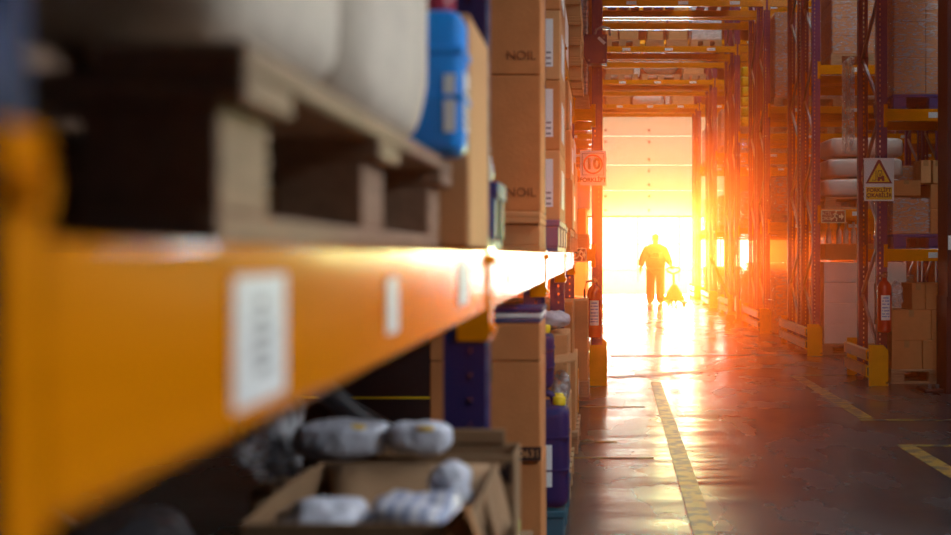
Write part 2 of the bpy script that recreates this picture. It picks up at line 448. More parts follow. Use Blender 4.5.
def frame_x(root, x, depth, H, y=0):      # frame of a row that runs along x
    f = sub('upright_frame', root, (x, y, 0))
    for yy, fr in ((0, '-y'), (depth, '+y')):
        link_mesh('post', post_mesh(H, fr), f, (0, yy, .006)); link_mesh('foot_plate', foot_mesh(), f, (0, yy + (.04 if fr == '-y' else -.04), 0))
    link_mesh('bracing', brace_mesh(H, depth, 'y'), f, (0, 0, 0))
    return f
def row_rack(label, y0, depth, H, xs, bays, stickers=True, group=None):
    t = thing('pallet_rack', (xs[0], y0, 0), label, 'rack', group)
    for x in xs: frame_x(t, x-xs[0], depth, H)
    for i, levels in enumerate(bays):
        L = xs[i+1]-xs[i]-PW
        for z in levels:
            st = [(L*f, .16, .055, -.06) for f in (.18, .5, .82)] if stickers else ()
            beam(t, '-y', (xs[i]-xs[0]+PW/2, 0, z), L, st); beam(t, '+y', (xs[i]-xs[0]+PW/2, depth, z), L)
    return t
def rack_guard(label, x, y0, y1, plate_w=.19, h=.40):
    """yellow end guard: near and far end plates joined by two rails on the aisle side"""
    t = thing('rack_guard', (x, y0, 0), label, 'guard')
    for y in (y0, y1-.012):
        bm = prism(B(), [(x, .0), (x+plate_w, 0), (x+plate_w, h-.05), (x+plate_w-.05, h), (x, h)], 'y', y, y+.012)
        for z in (.07, h-.09): tube(bm, [(x+plate_w-.04, y-.008, z), (x+plate_w-.04, y, z)], .011, 8)
        obj('end_plate', bm, M_YELLOW, t)
    for z in (.14, .30):
        bm = prism(B(), [(x-.03, z-.05), (x, z-.06), (x, z-.045), (x-.018, z-.035), (x-.018, z+.035), (x, z+.045), (x, z+.06), (x-.03, z+.05)], 'y', y0, y1)
        obj('rail', bm, M_YELLOW, t)
    return t

# ------------------------------------------------------------------ the setting
Y0, Y1, XA, XB, ZC = -3.2, 42., -9., 13., 9.4
def floor_mat():
    g = NT('polished_concrete'); p = g.add('BsdfPrincipled')
    tc = g.add('TexCoord')
    n1 = g.add('TexNoise'); n1.inputs['Scale'].default_value = .9; n1.inputs['Detail'].default_value = 8
    g.link(tc.outputs['Object'], n1.inputs['Vector'])
    r1 = g.add('ValToRGB'); r1.color_ramp.elements[0].color = (*hexc('#26282b'), 1); r1.color_ramp.elements[1].color = (*hexc('#37393c'), 1)
    r1.color_ramp.elements[0].position = .35; r1.color_ramp.elements[1].position = .65
    g.link(n1.outputs['Fac'], r1.inputs[0])
    # worn wheel tracks
    mp = g.add('Mapping'); mp.inputs['Scale'].default_value = (1.3, .5, 1); g.link(tc.outputs['Object'], mp.inputs[0])
    n2 = g.add('TexNoise'); n2.inputs['Scale'].default_value = 1.6; n2.inputs['Detail'].default_value = 7; g.link(mp.outputs[0], n2.inputs['Vector'])
    mr = g.add('MapRange'); mr.inputs[1].default_value = .3; mr.inputs[2].default_value = .7; mr.inputs[3].default_value = .2; mr.inputs[4].default_value = .32
    g.link(n2.outputs['Fac'], mr.inputs[0]); g.link(mr.outputs[0], p.inputs['Roughness'])
    # cross-wise ripples of the slab
    mp3 = g.add('Mapping'); mp3.inputs['Scale'].default_value = (.5, 2.2, 1); g.link(tc.outputs['Object'], mp3.inputs[0])
    n3 = g.add('TexNoise'); n3.inputs['Scale'].default_value = 1.0; n3.inputs['Detail'].default_value = 5; g.link(mp3.outputs[0], n3.inputs['Vector'])
    b = g.add('Bump'); b.inputs['Strength'].default_value = .42; b.inputs['Distance'].default_value = .02
    g.link(n3.outputs['Fac'], b.inputs['Height']); g.link(b.outputs[0], p.inputs['Normal'])
    g.link(r1.outputs[0], p.inputs['Base Color']); g.link(p.outputs[0], g.out.inputs['Surface']); return g.m
struct('floor', bx(B(), XA-.3, XB+.3, Y0-.3, Y1+.25, -.2, 0), floor_mat())
struct('ceiling', bx(B(), XA-.3, XB+.3, Y0-.3, Y1+.3, ZC, ZC+.2), M_CEIL)
struct('wall_left', bx(B(), XA-.2, XA, Y0, Y1, 0, ZC), M_WALL)
struct('wall_right', bx(B(), XB, XB+.2, Y0, Y1, 0, ZC), M_WALL)
struct('wall_front', bx(B(), XA-.2, XB+.2, Y0-.2, Y0, 0, ZC), M_WALL)
DX0, DX1, DH = -.45, 3.75, 5.7
EX0, EX1, EH = 4.1, 4.95, 2.6  # narrow opening added to give bright gaps between the right-hand racks
bm = B()
for a, b, z0, z1 in ((XA-.2, DX0, 0, ZC), (DX0, DX1, DH, ZC), (DX1, EX0, 0, ZC), (EX0, EX1, EH, ZC), (EX1, XB+.2, 0, ZC)):
    bx(bm, a, b, Y1, Y1+.2, z0, z1)
struct('wall_back', bm, M_WALL)
bm = B()
for a, b in ((DX0-.1, DX0), (DX1, DX1+.1), (EX0-.1, EX0), (EX1, EX1+.1)): bx(bm, a, b, Y1-.04, Y1, 0, DH if a < 5 else EH)
struct('trim_1', bm, M_GALV)
# half-raised sectional door
d1 = bpy.data.objects.new('door_1', None); COL.objects.link(d1); d1.location = (0, Y1, 0); d1['kind'] = 'structure'
zz = [2.45, 3.24, 4.03, 4.93, 5.75]
for i in range(4):
    pn = obj('door_panel', bx(B(), DX0-.05, DX1+.05, Y1-.075, Y1-.03, zz[i]+.006, zz[i+1]-.006, .012, 2), M_DOOR, d1)
    bm = B()
    for x in (.1, 1.45, 2.85):
        for z in (zz[i]+.18, zz[i+1]-.18): bx(bm, x-.06, x+.02, Y1-.1, Y1-.072, z-.04, z+.04, .004)
    obj('hinge', bm, M_GALV, pn)
obj('bottom_seal', bx(B(), DX0-.05, DX1+.05, Y1-.07, Y1-.035, 2.40, 2.456), M_BLACK, d1)
# the yard outside
struct('ground_outside', bx(B(), -40, 50, Y1+.25, 120, -.25, -.02), M_YARD)
fb = thing('yard_fence', (-6, 62, -.02), 'pale steel post fence across the bright yard beyond the open door', 'fence')
for k in range(9):
    obj('fence_post', tube(B(), [(-6+k*1.9, 62, -.02), (-6+k*1.9, 62, 3.2)], .05, 8), M_LAMPB, fb)
for z in (.5, 1.7, 3.): obj('fence_rail', tube(B(), [(-6, 62, z), (9.2, 62, z)], .025, 6), M_LAMPB, fb)

# floor lines and stripes
M_LINE = mat('worn_yellow_paint', '#9c7c22', .4, var=.2, dirt=('#35332c', 9, .47))
M_LINEW = mat('whitish_floor_stripe', '#7a766f', .4, var=.15, dirt=('#35332f', 6, .48))  # pale stripe broken up by darker blotches
def line(label, pts, name='floor_line', m=None):
    bm = prism(B(), pts, 'z', .0005, .003); o = obj(name, bm, m or M_LINE); tag(o, label, 'floor marking'); return o
def quad(xa, ya, xb, yb, w):
    d = Vector((xb-xa, yb-ya)).normalized(); n = Vector((-d.y, d.x))*w/2
    return [(xa+n.x, ya+n.y), (xb+n.x, yb+n.y), (xb-n.x, yb-n.y), (xa-n.x, ya-n.y)]
line('long worn yellow lane line running down the middle of the grey floor', quad(.455, 4.2, .53, 13.6, .105))
line('yellow line in front of the extinguisher rack, parallel to the lane line', quad(2.07, 10.6, 2.04, 14.35, .12))
line('thin yellow line crossing the floor just in front of the extinguisher rack guard', quad(2.0, 10.5, 7., 10.5, .07))
line('short yellow bar beside the far end of the extinguisher bay line', quad(2.1, 14.35, 2.6, 14.35, .1))
line('yellow corner line at the lower right, running towards the camera', quad(2.04, 9.15, 2.1, 5.5, .12))
line('thin yellow line at the lower right running off from the corner line', quad(2.1, 9.1, 7., 9.1, .07))
line('faint yellow cross line on the floor, furthest of the three beside the left boxes', quad(-.25, 11.4, .35, 11.4, .05))
line('faint yellow cross line on the floor, middle of the three beside the left boxes', quad(-.22, 9.3, .1, 9.3, .05))
line('faint yellow cross line on the floor, closest of the three beside the left boxes', quad(-.2, 8.56, .32, 8.56, .05))
line('blotchy whitish stripe slanting across the aisle before the second rack guard', quad(.1, 14.1, 2.5, 15.9, .22), m=M_LINEW)
line('blotchy whitish stripe straight across the aisle behind the slanting one', quad(.1, 17.0, 2.4, 17.2, .2), m=M_LINEW)

# ------------------------------------------------------------------ cross racks with tunnels over the aisle
H = 8.6
LV = [1.80, 3.68, 5.42, 7.2]
XL = -.06
WHERE = ['first', 'second', 'third', 'fourth', 'fifth', 'sixth']
# first row (single): left and right of the aisle
row_rack('blue and orange rack carrying the FORKLIFT warning signs, front row across the aisle', 13.3, 1.05, H, [-2.86, XL, 2.75, 5.55],
         [[1.34, 2.72], [5.6, 7.4], [1.34, 2.72, 4.6]])
rows = [(17.15, 2.71), (21.9, 2.66), (26.9, 2.68), (32.1, 2.66), (37.4, 2.67)]
for i, (d, xr) in enumerate(rows):
    w = WHERE[i+1]
    if i == 0: bays = [[], [5.7, 7.4], [1.86, 3.69, 5.5], [1.86, 3.69, 5.5]]
    else: bays = [[3.68], [5.42, 7.2], LV, LV]
    xs = [-2.86, XL, xr, xr+2.8, xr+5.6]
    if i == 0: xs, bays = xs[1:], bays[1:]
    row_rack(f'blue and orange rack bridging the aisle, {w} row from the front, its near half', d, 1.05, H, xs, bays)
    bays2 = [[b for b in bays[0] if i]] + bays[1:2] + bays[2:3] if i else bays[:2]
    row_rack(f'blue and orange rack bridging the aisle, {w} row from the front, its far half', d+1.27, 1.05, H, xs[:len(bays2)+1], bays2, stickers=False)
# guards
rack_guard('yellow rack guard below the red extinguisher at the right of the aisle', 2.60, 13.2, 14.4)
gl = ['beside the tall white carton stack', 'next to the parked pallet truck wheels', 'just beyond the parked pallet truck', 'second from the open door', 'closest to the open door']
for (d, xr), s in zip(rows, gl): rack_guard(f'yellow rack guard on the right of the aisle, {s}', xr-.13, d-.1, d+2.42)
rack_guard('yellow rack guard below the extinguisher at the left of the aisle', -.13, 13.2, 14.4, .17)

def chk(n): return n
# --- loads on the tunnel beams
def tunnel_loads():
    y = 26.95
    z = 5.422
    def L(n): return n
    g = 'pallets on the beams over the aisle'
    # fourth row
    for k, (a, b) in enumerate(((605, 640), (646, 664), (667, 688), (691, 722))):
        w = ['beside the left post', 'second from the left post', 'under the carton with a white label', 'under the film-wrapped load'][k]
        lite_pallet(f'dark pallet on the tallest visible tunnel beam, {w}', PX(a, y), PX(b, y), y+.02, y+1.0, z)
    cols = [(605, 618, 27), (619, 639, 24), (647, 664, 25), (668, 688, 26)]
    ww = ['narrow brown carton stack at the left end', 'brown carton stack, second from the left', 'brown carton with a white label', 'brown carton stack right of the labelled one']
    for (a, b, top), s in zip(cols, ww):
        t = thing('carton', ((PX(a, y)+PX(b, y))/2, y+.5, z+.144), f'{s}, on the upper beams over the aisle', 'box')
        obj('box_body', bx(B(), PX(a, y)+.01, PX(b, y)-.01, y+.05, y+.95, z+.144, z+.95, .01), M_CARD2, t)
        if 'label' in s and 'white' in s: label_y(t, PX(654, y), PX(660, y), y+.05, z+.32, z+.44)
    load('film-wrapped load with crossed white straps on the upper beams over the aisle', PX(691, y)+.02, PX(722, y), y+.06, y+.95, z+.144, z+1.0, 2, 2, 3, M_WHCARD, seed=4)
    # fifth row
    y = 32.15
    for a, b, s in ((605, 638, 'left'), (642, 680, 'middle'), (683, 706, 'right')):
        lite_pallet(f'pallet on the fifth row tunnel beam, the {s} one of three', PX(a, y), PX(b, y), y+.02, y+1.0, z)
    lite_box('dark carton at the left on the fifth row tunnel beam', PX(606, y), PX(633, y), y+.05, y+.9, z+.144, z+.62, M_CARD)
    lite_box('small white carton beside the dark carton on the fifth row tunnel beam', PX(634, y), PX(640, y), y+.05, y+.6, z+.144, z+.7, M_WHCARD)
    bm = blob(B(), (PX(661, y), y+.5, z+.50), (.45, .4, .3), 3, 24, 12, .05, 4, 3); tag(obj('wrapped_bundle', bm, M_WSACK, None, True), 'pale bundle wrapped in clear film on the fifth row tunnel beam', 'bundle')
    lite_box('brown carton at the right on the fifth row tunnel beam', PX(684, y), PX(704, y), y+.05, y+.9, z+.144, z+.6, M_CARD2)
    # sixth row
    y = 37.45
    lite_box('brown carton at the left end of the lowest bright tunnel beam', PX(606, y), PX(630, y), y+.05, y+.9, z, z+.62, M_CARD)
    bm = blob(B(), (PX(649, y), y+.5, z+.16), (.42, .4, .2), 3, 24, 12, .05, 5, 6); tag(obj('wrapped_bundle', bm, M_WSACK, None, True), 'white film-wrapped bundle on the lowest bright tunnel beam', 'bundle')
    lite_box('white carton right of the bundle on the lowest bright tunnel beam', PX(666, y), PX(670, y), y+.05, y+.5, z, z+.35, M_WHCARD)
    lite_box('brown carton at the right on the lowest bright tunnel beam', PX(673, y), PX(694, y), y+.05, y+.9, z, z+.55, M_CARD2)
    # third row rear: pale pallets seen from below
    y = 21.95
    for a, b, s in ((608, 622, 'left'), (645, 658, 'middle'), (700, 716, 'right')):
        lite_pallet(f'pallet at the very top over the aisle, {s} of the three', PX(a, y), PX(b, y)+.3, y+.02, y+1.0, z)
tunnel_loads()

# --- right-hand bays, far rows
def right_loads():
    for i, (d, xr) in enumerate(rows):
        w = WHERE[i+1]
        for lv, z in enumerate([0.] + ([1.86, 3.69] if i == 0 else [1.8, 3.68])):
            nm = ['on the floor', 'on the lower beams', 'on the upper beams'][lv]
            if i == 0: continue
            if lv: z += .002
            x = xr+.12
            for k in range(2):
                x0, x1 = x+k*1.2, x+k*1.2+1.1
                sl = ['beside the aisle post', 'second in from the aisle'][k]
                if i == 2 and lv == 2 and k == 0: continue
                lite_pallet(f'pallet {nm} of the {w} rack row, {sl}', x0, x1, d+.03, d+1.0, z)
                hh = R.uniform(.55, 1.15); mm = R.choice([M_CARD, M_CARD2, M_WHCARD, M_WSACK])
                if i == 1 and lv == 2 and k == 0: hh, mm = 1.38, M_CARD
                if k == 0 and i == 1:
                    load(f'film-wrapped carton load {nm} of the {w} rack row, {sl}', x0+.02, x1-.02, d+.05, d+.98, z+.144, z+.144+hh, 2, 2, 4, mm, seed=i*9+lv)
                else:
                    t = thing('wrapped_load', ((x0+x1)/2, d+.5, z+.144), f'wrapped load {nm} of the {w} rack row, {sl}', 'load')
                    obj('carton_block', bx(B(), x0+.03, x1-.03, d+.06, d+.97, z+.144, z+.144+hh, .015, 2), mm, t)
                    obj('stretch_film', film_sleeve(B(), x0+.03, x1-.03, d+.06, d+.97, z+.15, z+.155+hh, .02, i*7+lv*3+k, 8, 8), M_FILM, t, True)
    # bright yellow sacks, fourth row
    d, xr = rows[2]; z = 3.682
    lite_pallet('pallet under the stack of bright yellow sacks', xr+.1, xr+1.2, d+.03, d+1.0, z)
    for k in range(6):
        sack(f'bright yellow sack in the stack high in the fourth row, {["lowest", "second", "third", "fourth", "fifth", "topmost"][k]} of six', xr+.07, xr+.75, d+.03, d+.95, z+.144+k*.2, z+.144+k*.2+.2, M_YBAG, k, 'yellow sacks in the fourth row', .006, 12)
right_loads()

# --- second row, right bay
d = 17.15
lite_pallet('pallet below the brick-like wrapped cartons high in the second row', 2.9, 4.0, d+.03, d+1.0, 3.692)
load('tall film-wrapped load of small brown cartons high in the second row', 2.92, 3.98, d+.05, d+.98, 3.84, 5.2, 3, 2, 6, M_CARD, seed=12)
pallet('pallet under the three white wrapped sacks', 2.83, 3.9, d+.03, d+1.0, 1.862)
for k in range(3):
    sack(f'white film-wrapped sack on the pallet above the exit sign, {["bottom", "middle", "top"][k]} of three', 2.84+.02*k, 3.85, d+.04, d+.95, 2.012+k*.262, 2.012+k*.262+.25, M_WSACK, k+20, 'white wrapped sacks', .016, 7)
pallet('pallet under the white cartons beside the second rack guard', 2.8, 3.9, d+.08, d+1.05, 0)
load('white carton stack on the floor pallet beside the second rack guard', 2.82, 3.88, d+.1, d+1.03, .144, 1.18, 2, 2, 4, M_WHCARD, film=False, seed=15)
lite_box('flat brown carton lying on top of the white carton stack', 2.84, 3.6, d+.12, d+.9, 1.215, 1.42, M_CARD)
for k, x in enumerate((2.9, 3.03, 3.12, 3.22)):
    tag(obj('bottle', lathe(B(), [(.03, 0), (.034, .01), (.034, .16), (.014, .21), (.014, .25), (.018, .25), (.018, .28)], (x, d+.2, 1.42), 14), M_WSACK, None, True),
        f'pale bottle on the flat carton under the exit sign, {["leftmost", "second", "third", "rightmost"][k]} of four', 'bottle', 'bottles on the flat carton')
# exit sign
def exit_sign(label, xc, y, zc, w, h, txt=True):
    t = thing('exit_sign', (xc, y, zc), label, 'sign')
    obj('sign_board', bx(B(), xc-w/2, xc+w/2, y, y+.012, zc-h/2, zc+h/2, .002), M_SIGNG, t)
    bm = B(); e = .012
    for a, b, c, dd in ((-w/2, w/2, h/2-e, h/2), (-w/2, w/2, -h/2, -h/2+e), (-w/2, -w/2+e, -h/2, h/2), (w/2-e, w/2, -h/2, h/2)):
        bx(bm, xc+a, xc+b, y-.003, y, zc+c, zc+dd)
    obj('border', bm, M_SIGNPALE, t)
    ar = [(xc+w*.22, zc-.015), (xc+w*.32, zc-.015), (xc+w*.32, zc-.045), (xc+w*.43, zc), (xc+w*.32, zc+.045), (xc+w*.32, zc+.015), (xc+w*.22, zc+.015)]
    obj('arrow', prism(B(), ar, 'y', y-.003, y), M_SIGNPALE, t)
    if txt:
        obj('lettering', text_bm('ACİL\nÇIKIŞ', h*.36, (xc-w*.27, y-.001, zc+h*.02)), M_SIGNPALE, t)
    # running figure in a doorway
    bm = B(); cx = xc + (.08*w)
    tube(bm, [(cx+.01, y-.002, zc+.055), (cx+.01, y-.002, zc+.075)], .012, 8)
    for pa in ([(cx+.005, zc+.05), (cx-.01, zc)], [(cx-.01, zc), (cx+.02, zc-.025), (cx+.01, zc-.06)], [(cx-.01, zc), (cx-.035, zc-.03), (cx-.06, zc-.03)],
               [(cx, zc+.04), (cx+.03, zc+.02)], [(cx, zc+.04), (cx-.03, zc+.025)]):
        tube(bm, [(a, y-.002, b) for a, b in pa], .008, 6)
    obj('running_figure', bm, M_SIGNPALE, t)
    return t
exit_sign('small dark exit sign with arrow hanging under the white sacks', PX(835, 17.0), 17.12, PZ(216.5, 17.1)-.0, .31, .165)
exit_sign('small dark exit sign low on the left post side, beside the yellow guard sticker', PX(579, 13.2), 13.24, PZ(255, 13.2), .15, .14, False)

# --- first row, right bay
d = 13.3
pallet('wooden pallet on the floor behind the extinguisher', 2.86, 3.75, d+.1, d+1.0, 0)
g1 = [('large brown carton at floor level behind the extinguisher, left one', 2.87, 3.17, .144, .43), ('large brown carton at floor level behind the extinguisher, right one', 3.18, 3.5, .144, .43),
      ('wide brown carton, second layer behind the extinguisher', 2.87, 3.26, .432, .735), ('brown carton beside the wide one, second layer behind the extinguisher', 3.265, 3.6, .432, .735),
      ('small upright carton on top of the stack behind the extinguisher', 3.07, 3.2, .737, 1.0), ('square carton on top of the stack behind the extinguisher', 3.205, 3.6, .737, 1.0)]
for s, a, b, z0, z1 in g1: carton(s, a, b, d+.12, d+.6, z0, z1, M_CARD)
bm = blob(B(), (2.95, d+.3, .885), (.07, .09, .12), 2.6, 20, 14, .03, 12, 5); tag(obj('plastic_pouch', bm, M_FILMC, None, True), 'crumpled clear plastic pouch standing on the cartons beside the extinguisher', 'bag')
def blue_block_load(zb, tall, lab):
    plastic_pallet(f'blue plastic pallet {lab}', 2.86, 3.7, d+.02, d+1.0, zb)
blue_block_load(1.342, .6, 'on the lower orange beam at the far right')
load('film-wrapped brown cartons on the lower orange beam behind the warning sign', 2.86, 3.22, d+.03, d+.9, 1.49, 1.83, 1, 2, 1, M_CARD, seed=31)
load('film-wrapped brown cartons beside the lower wrapped stack, far right', 3.24, 3.6, d+.06, d+.9, 1.49, 1.98, 1, 2, 2, M_CARD, film=False, seed=32)
carton('brown carton on the wrapped stack behind the warning sign', 2.86, 3.14, d+.05, d+.5, 1.866, 2.02, M_CARD)
for k, a in enumerate((3.15, 3.27, 3.385)): carton(f'small upright carton above the lower beam at the far right, {["left", "middle", "right"][k]} of three', a, a+.1, d+.08, d+.4, 1.99, 2.22, M_CARD2)
blue_block_load(2.722, 1., 'on the upper orange beam at the far right')
load('big film-wrapped carton stack on the upper orange beam at the far right', 2.87, 3.5, d+.03, d+.95, 2.87, 4.3, 2, 2, 4, M_CARD, seed=33)
bm = blob(B(), (3.02, d+.5, 4.45), (.14, .3, .16), 3, 24, 12, .03, 6, 8)
# wrapped thing hanging between frames (crumpled film on the first row frame)
bm.free()
bm = film_sleeve(B(), 2.64, 2.685, 14.42, 14.9, 2.4, 3.4, .015, 9, 6, 14); tag(obj('film_roll', bm, M_FILMC, None, True), 'loose crumpled stretch film hanging behind the front row frame', 'film', None)

# steel column at the right edge
t = thing('steel_column', (3.36, 12.6, 0), 'dark steel building column at the right edge of the picture', 'column'); t['kind'] = 'thing'
bm = B(); bx(bm, 3.17, 3.19, 12.42, 12.78, 0, ZC); bx(bm, 3.55, 3.57, 12.42, 12.78, 0, ZC); bx(bm, 3.18, 3.56, 12.59, 12.61, 0, ZC); bx(bm, 3.16, 3.2, 12.41, 12.79, 0, .9)
obj('column_body', bm, M_DARK, t)
obj('base_plate', bx(B(), 2.98, 3.75, 12.5, 12.85, 0, .035, .01), M_BLACK, t)
bm = B()
bm.free()
for sx in (3.05, 3.12): obj('anchor_bolt', tube(B(), [(sx, 12.6, .035), (sx, 12.6, .075)], .018, 8), M_GALV, t)
label_y(t, 3.175, 3.22, 12.42, 1.33, 1.46)

# ------------------------------------------------------------------ extinguishers
def extinguisher(label, x, y, zb):
    t = thing('fire_extinguisher', (x, y, zb), label, 'fire extinguisher'); r = .07
    prof = [(.055, 0), (.066, .01), (r, .03), (r, .42), (.066, .45), (.05, .48), (.03, .5), (.022, .51), (.022, .53)]
    obj('cylinder_body', lathe(B(), prof, (x, y, zb), 28), M_RED, t, True)
    bm = B(); tube(bm, [(x, y, zb+.52), (x, y, zb+.575)], .018, 12); tube(bm, [(x-.03, y, zb+.55), (x+.03, y, zb+.55)], .012, 10)
    obj('valve', bm, M_GALV, t)
    bm = B(); bx(bm, x-.012, x+.012, y-.1, y+.02, zb+.575, zb+.587, .003); bx(bm, x-.01, x+.01, y-.09, y+.01, zb+.545, zb+.553, .002)
    obj('handle', bm, M_BLACK, t)
    obj('hose', tube(B(), [(x-.03, y, zb+.55), (x-.075, y-.01, zb+.54), (x-.095, y-.015, zb+.46), (x-.09, y-.015, zb+.3), (x-.088, y-.012, zb+.16), (x-.085, y-.01, zb+.08)], [.011]*5+[.018], 10), M_BLACK, t, True)
    lab = B()
    vs = []
    for k in range(11):
        a = -PI/2 + (k-5)*.13
        vs.append([lab.verts.new((x+(r+.001)*math.cos(a), y+(r+.001)*math.sin(a), zb+z)) for z in (.12, .36)])
    for k in range(10): lab.faces.new((vs[k][0], vs[k+1][0], vs[k+1][1], vs[k][1]))
    o = obj('paper_label', lab, M_WHITE, t)
    for z, s in ((.325, 'YANGIN'), (.285, '6 kg')):
        pass
    bm = B()
    for i, z in enumerate((.33, .30, .27, .235, .205, .175, .15)):
        for k in range(8):
            if (k*3+i) % 7 == 0: continue
            a = -PI/2 + (k-3.5)*.13
            p = [((r+.002)*math.cos(a+s*.055), (r+.002)*math.sin(a+s*.055)) for s in (-1, 1)]
            f = [bm.verts.new((x+q[0], y+q[1], zb+zz_)) for q, zz_ in ((p[0], z), (p[1], z), (p[1], z+.011), (p[0], z+.011))]; bm.faces.new(f)
    obj('printed_lines', bm, M_PRBLUE, o)
    obj('wall_bracket', bx(B(), x-.02, x+.02, y+r-.004, y+.1, zb+.36, zb+.42), M_GALV, t)
extinguisher('red fire extinguisher with white label on the right rack post', 2.735, 13.12, .53)
extinguisher('red fire extinguisher low on the left rack post, under the 10 sign', -.085, 13.12, .48)

# ------------------------------------------------------------------ signs
def bar_y(bm, a, b, y, w):      # flat bar between two (x,z) points
    a, b = Vector(a), Vector(b); n = (b-a).normalized(); n = Vector((-n.y, n.x))*w/2
    prism(bm, [tuple(a+n), tuple(b+n), tuple(b-n), tuple(a-n)], 'y', y-.002, y)
y = 13.24
x0, x1, z0, z1 = PX(580, y), PX(606, y), PZ(185.5, y), PZ(150.5, y)
xc = (x0+x1)/2
t = thing('speed_limit_sign', (xc, y, z0), 'white FORKLIFT sign with a red ringed 10 on the left rack post', 'sign')
obj('sign_board', bx(B(), x0, x1, y, y+.006, z0, z1, .002), M_SIGNW, t)
ct = z1 - .135
bm = B()
for a, b in (((-1, -1), (1, -1)), ((1, -1), (1, 1)), ((1, 1), (-1, 1)), ((-1, 1), (-1, -1))):
    s = .105; bar_y(bm, (xc+a[0]*s, ct+a[1]*s), (xc+b[0]*s, ct+b[1]*s), y, .004)
obj('border', bm, M_INK, t)
bm = B(); N = 40
for k in range(N):
    a, b = 2*PI*k/N, 2*PI*(k+1)/N
    prism(bm, [(xc+.097*math.cos(a), ct+.097*math.sin(a)), (xc+.097*math.cos(b), ct+.097*math.sin(b)), (xc+.081*math.cos(b), ct+.081*math.sin(b)), (xc+.081*math.cos(a), ct+.081*math.sin(a))], 'y', y-.003, y)
obj('red_ring', bm, M_SIGNR, t)
obj('number', text_bm('10', .15, (xc, y-.001, ct), bold=.005), M_INK, t)
obj('lettering', text_bm('FORKLİFT', .058, (xc, y-.001, ct-.155), bold=.002), M_INK, t)
y = 13.24
x0, x1, z0, z1 = PX(864, y), PX(894, y), PZ(201, y), PZ(158, y)
xc = (x0+x1)/2
t = thing('warning_sign', (xc, y, z0), 'white warning sign with yellow forklift triangle on the right rack post', 'sign')
obj('sign_board', bx(B(), x0, x1, y, y+.006, z0, z1, .002), M_SIGNW, t)
zt = z1-.018; zb = z1-.25
obj('triangle_border', prism(B(), [(xc-.13, zb), (xc+.13, zb), (xc+.012, zt), (xc-.012, zt)], 'y', y-.002, y), M_SIGNDR, t)
obj('yellow_triangle', prism(B(), [(xc-.104, zb+.016), (xc+.104, zb+.016), (xc, zt-.032)], 'y', y-.003, y-.0015), M_SIGNY, t)
bm = B(); yy = y-.0045; k0 = zb+.03
def bq(*p): prism(bm, [(xc+a*1., k0+b) for a, b in p], 'y', yy, yy+.0015)
bq((-.015, .012), (.05, .012), (.05, .045), (.025, .045), (.02, .035), (-.015, .035))       # chassis
bq((-.018, .035), (-.012, .035), (-.004, .095), (-.010, .095)); bq((.026, .045), (.033, .045), (.028, .095), (.022, .095)); bq((-.012, .09), (.03, .09), (.03, .098), (-.012, .098))
bq((-.034, .0), (-.027, .0), (-.027, .098), (-.034, .098)); bq((-.07, .0), (-.027, .0), (-.027, .006), (-.07, .006))
bq((.002, .04), (.016, .04), (.014, .07), (.006, .07))
for cx in (-.004, .04):
    bq(*[(cx+.014*math.cos(2*PI*k/14), .006+.014*math.sin(2*PI*k/14)) for k in range(14)])
obj('forklift_pictogram', bm, M_SIGNDR, t)
obj('yellow_panel', bx(B(), x0+.02, x1-.02, y-.002, y, z0+.014, zb-.035), M_SIGNY, t)
zc = (z0+.014+zb-.035)/2
obj('lettering', text_bm('FORKLİFT\nÇIKABİLİR', .052, (xc, y-.003, zc+.004), bold=.0016), M_SIGNDR, t)
# dark blue steel box with a cable on the left post
x0, x1, z0, z1 = PX(583, 13.1), PX(607, 13.1), PZ(64, 13.1), PZ(35, 13.1)
t = thing('junction_box', (x0, 13.1, z0), 'dark blue steel box with a grey cable high on the left rack post', 'electrical box')
obj('box_body', prism(B(), [(x0+.05, z0), (x1, z0), (x1, z1), (x0+.02, z1), (x0-.03, z1-.1)], 'y', 13.06, 13.26), M_DARKBLUE, t)
bm = B()
for a, b in ((x0+.06, z0+.03), (x1-.03, z0+.03), (x1-.03, z1-.03)): tube(bm, [(a, 13.05, b), (a, 13.06, b)], .011, 10)
obj('bolt', bm, M_GALV, t)
obj('cable', tube(B(), [(x0+.11, 13.1, z1-.02), (x0+.13, 13.08, z1+.05), (x0+.19, 13.07, z1+.075), (x1+.02, 13.08, z1+.06), (x1+.03, 13.12, z1+.0)], .012, 8), M_LAMPB, t, True)
bm = B(); bar_y(bm, (x1-.085, z1-.03), (x1-.02, z1-.09), 13.058, .03); obj('paper_label', bm, M_WHITE, t)

# left bay of the first row: what shows between the front rack and the post
d = 13.3
lite_pallet('pallet on the lower beam behind the 10 sign post, left of the aisle', -1.2, -.14, d+.02, d+1.0, 1.342)
carton('brown carton on the lower beam left of the aisle post', -.8, -.17, d+.05, d+.6, 1.486, 1.74, M_CARD2)
carton('white carton under the 10 sign, on top of the brown carton', -.5, -.135, d+.04, d+.5, 1.742, 2.0, M_WHCARD)
lite_pallet('pallet on the upper beam above the 10 sign, left of the aisle', -1.2, -.14, d+.02, d+1.0, 2.722)
load('grey film-wrapped load on the upper beam left of the aisle post', -1.1, -.16, d+.05, d+.95, 2.866, 4.4, 2, 2, 3, M_WHCARD, seed=41)

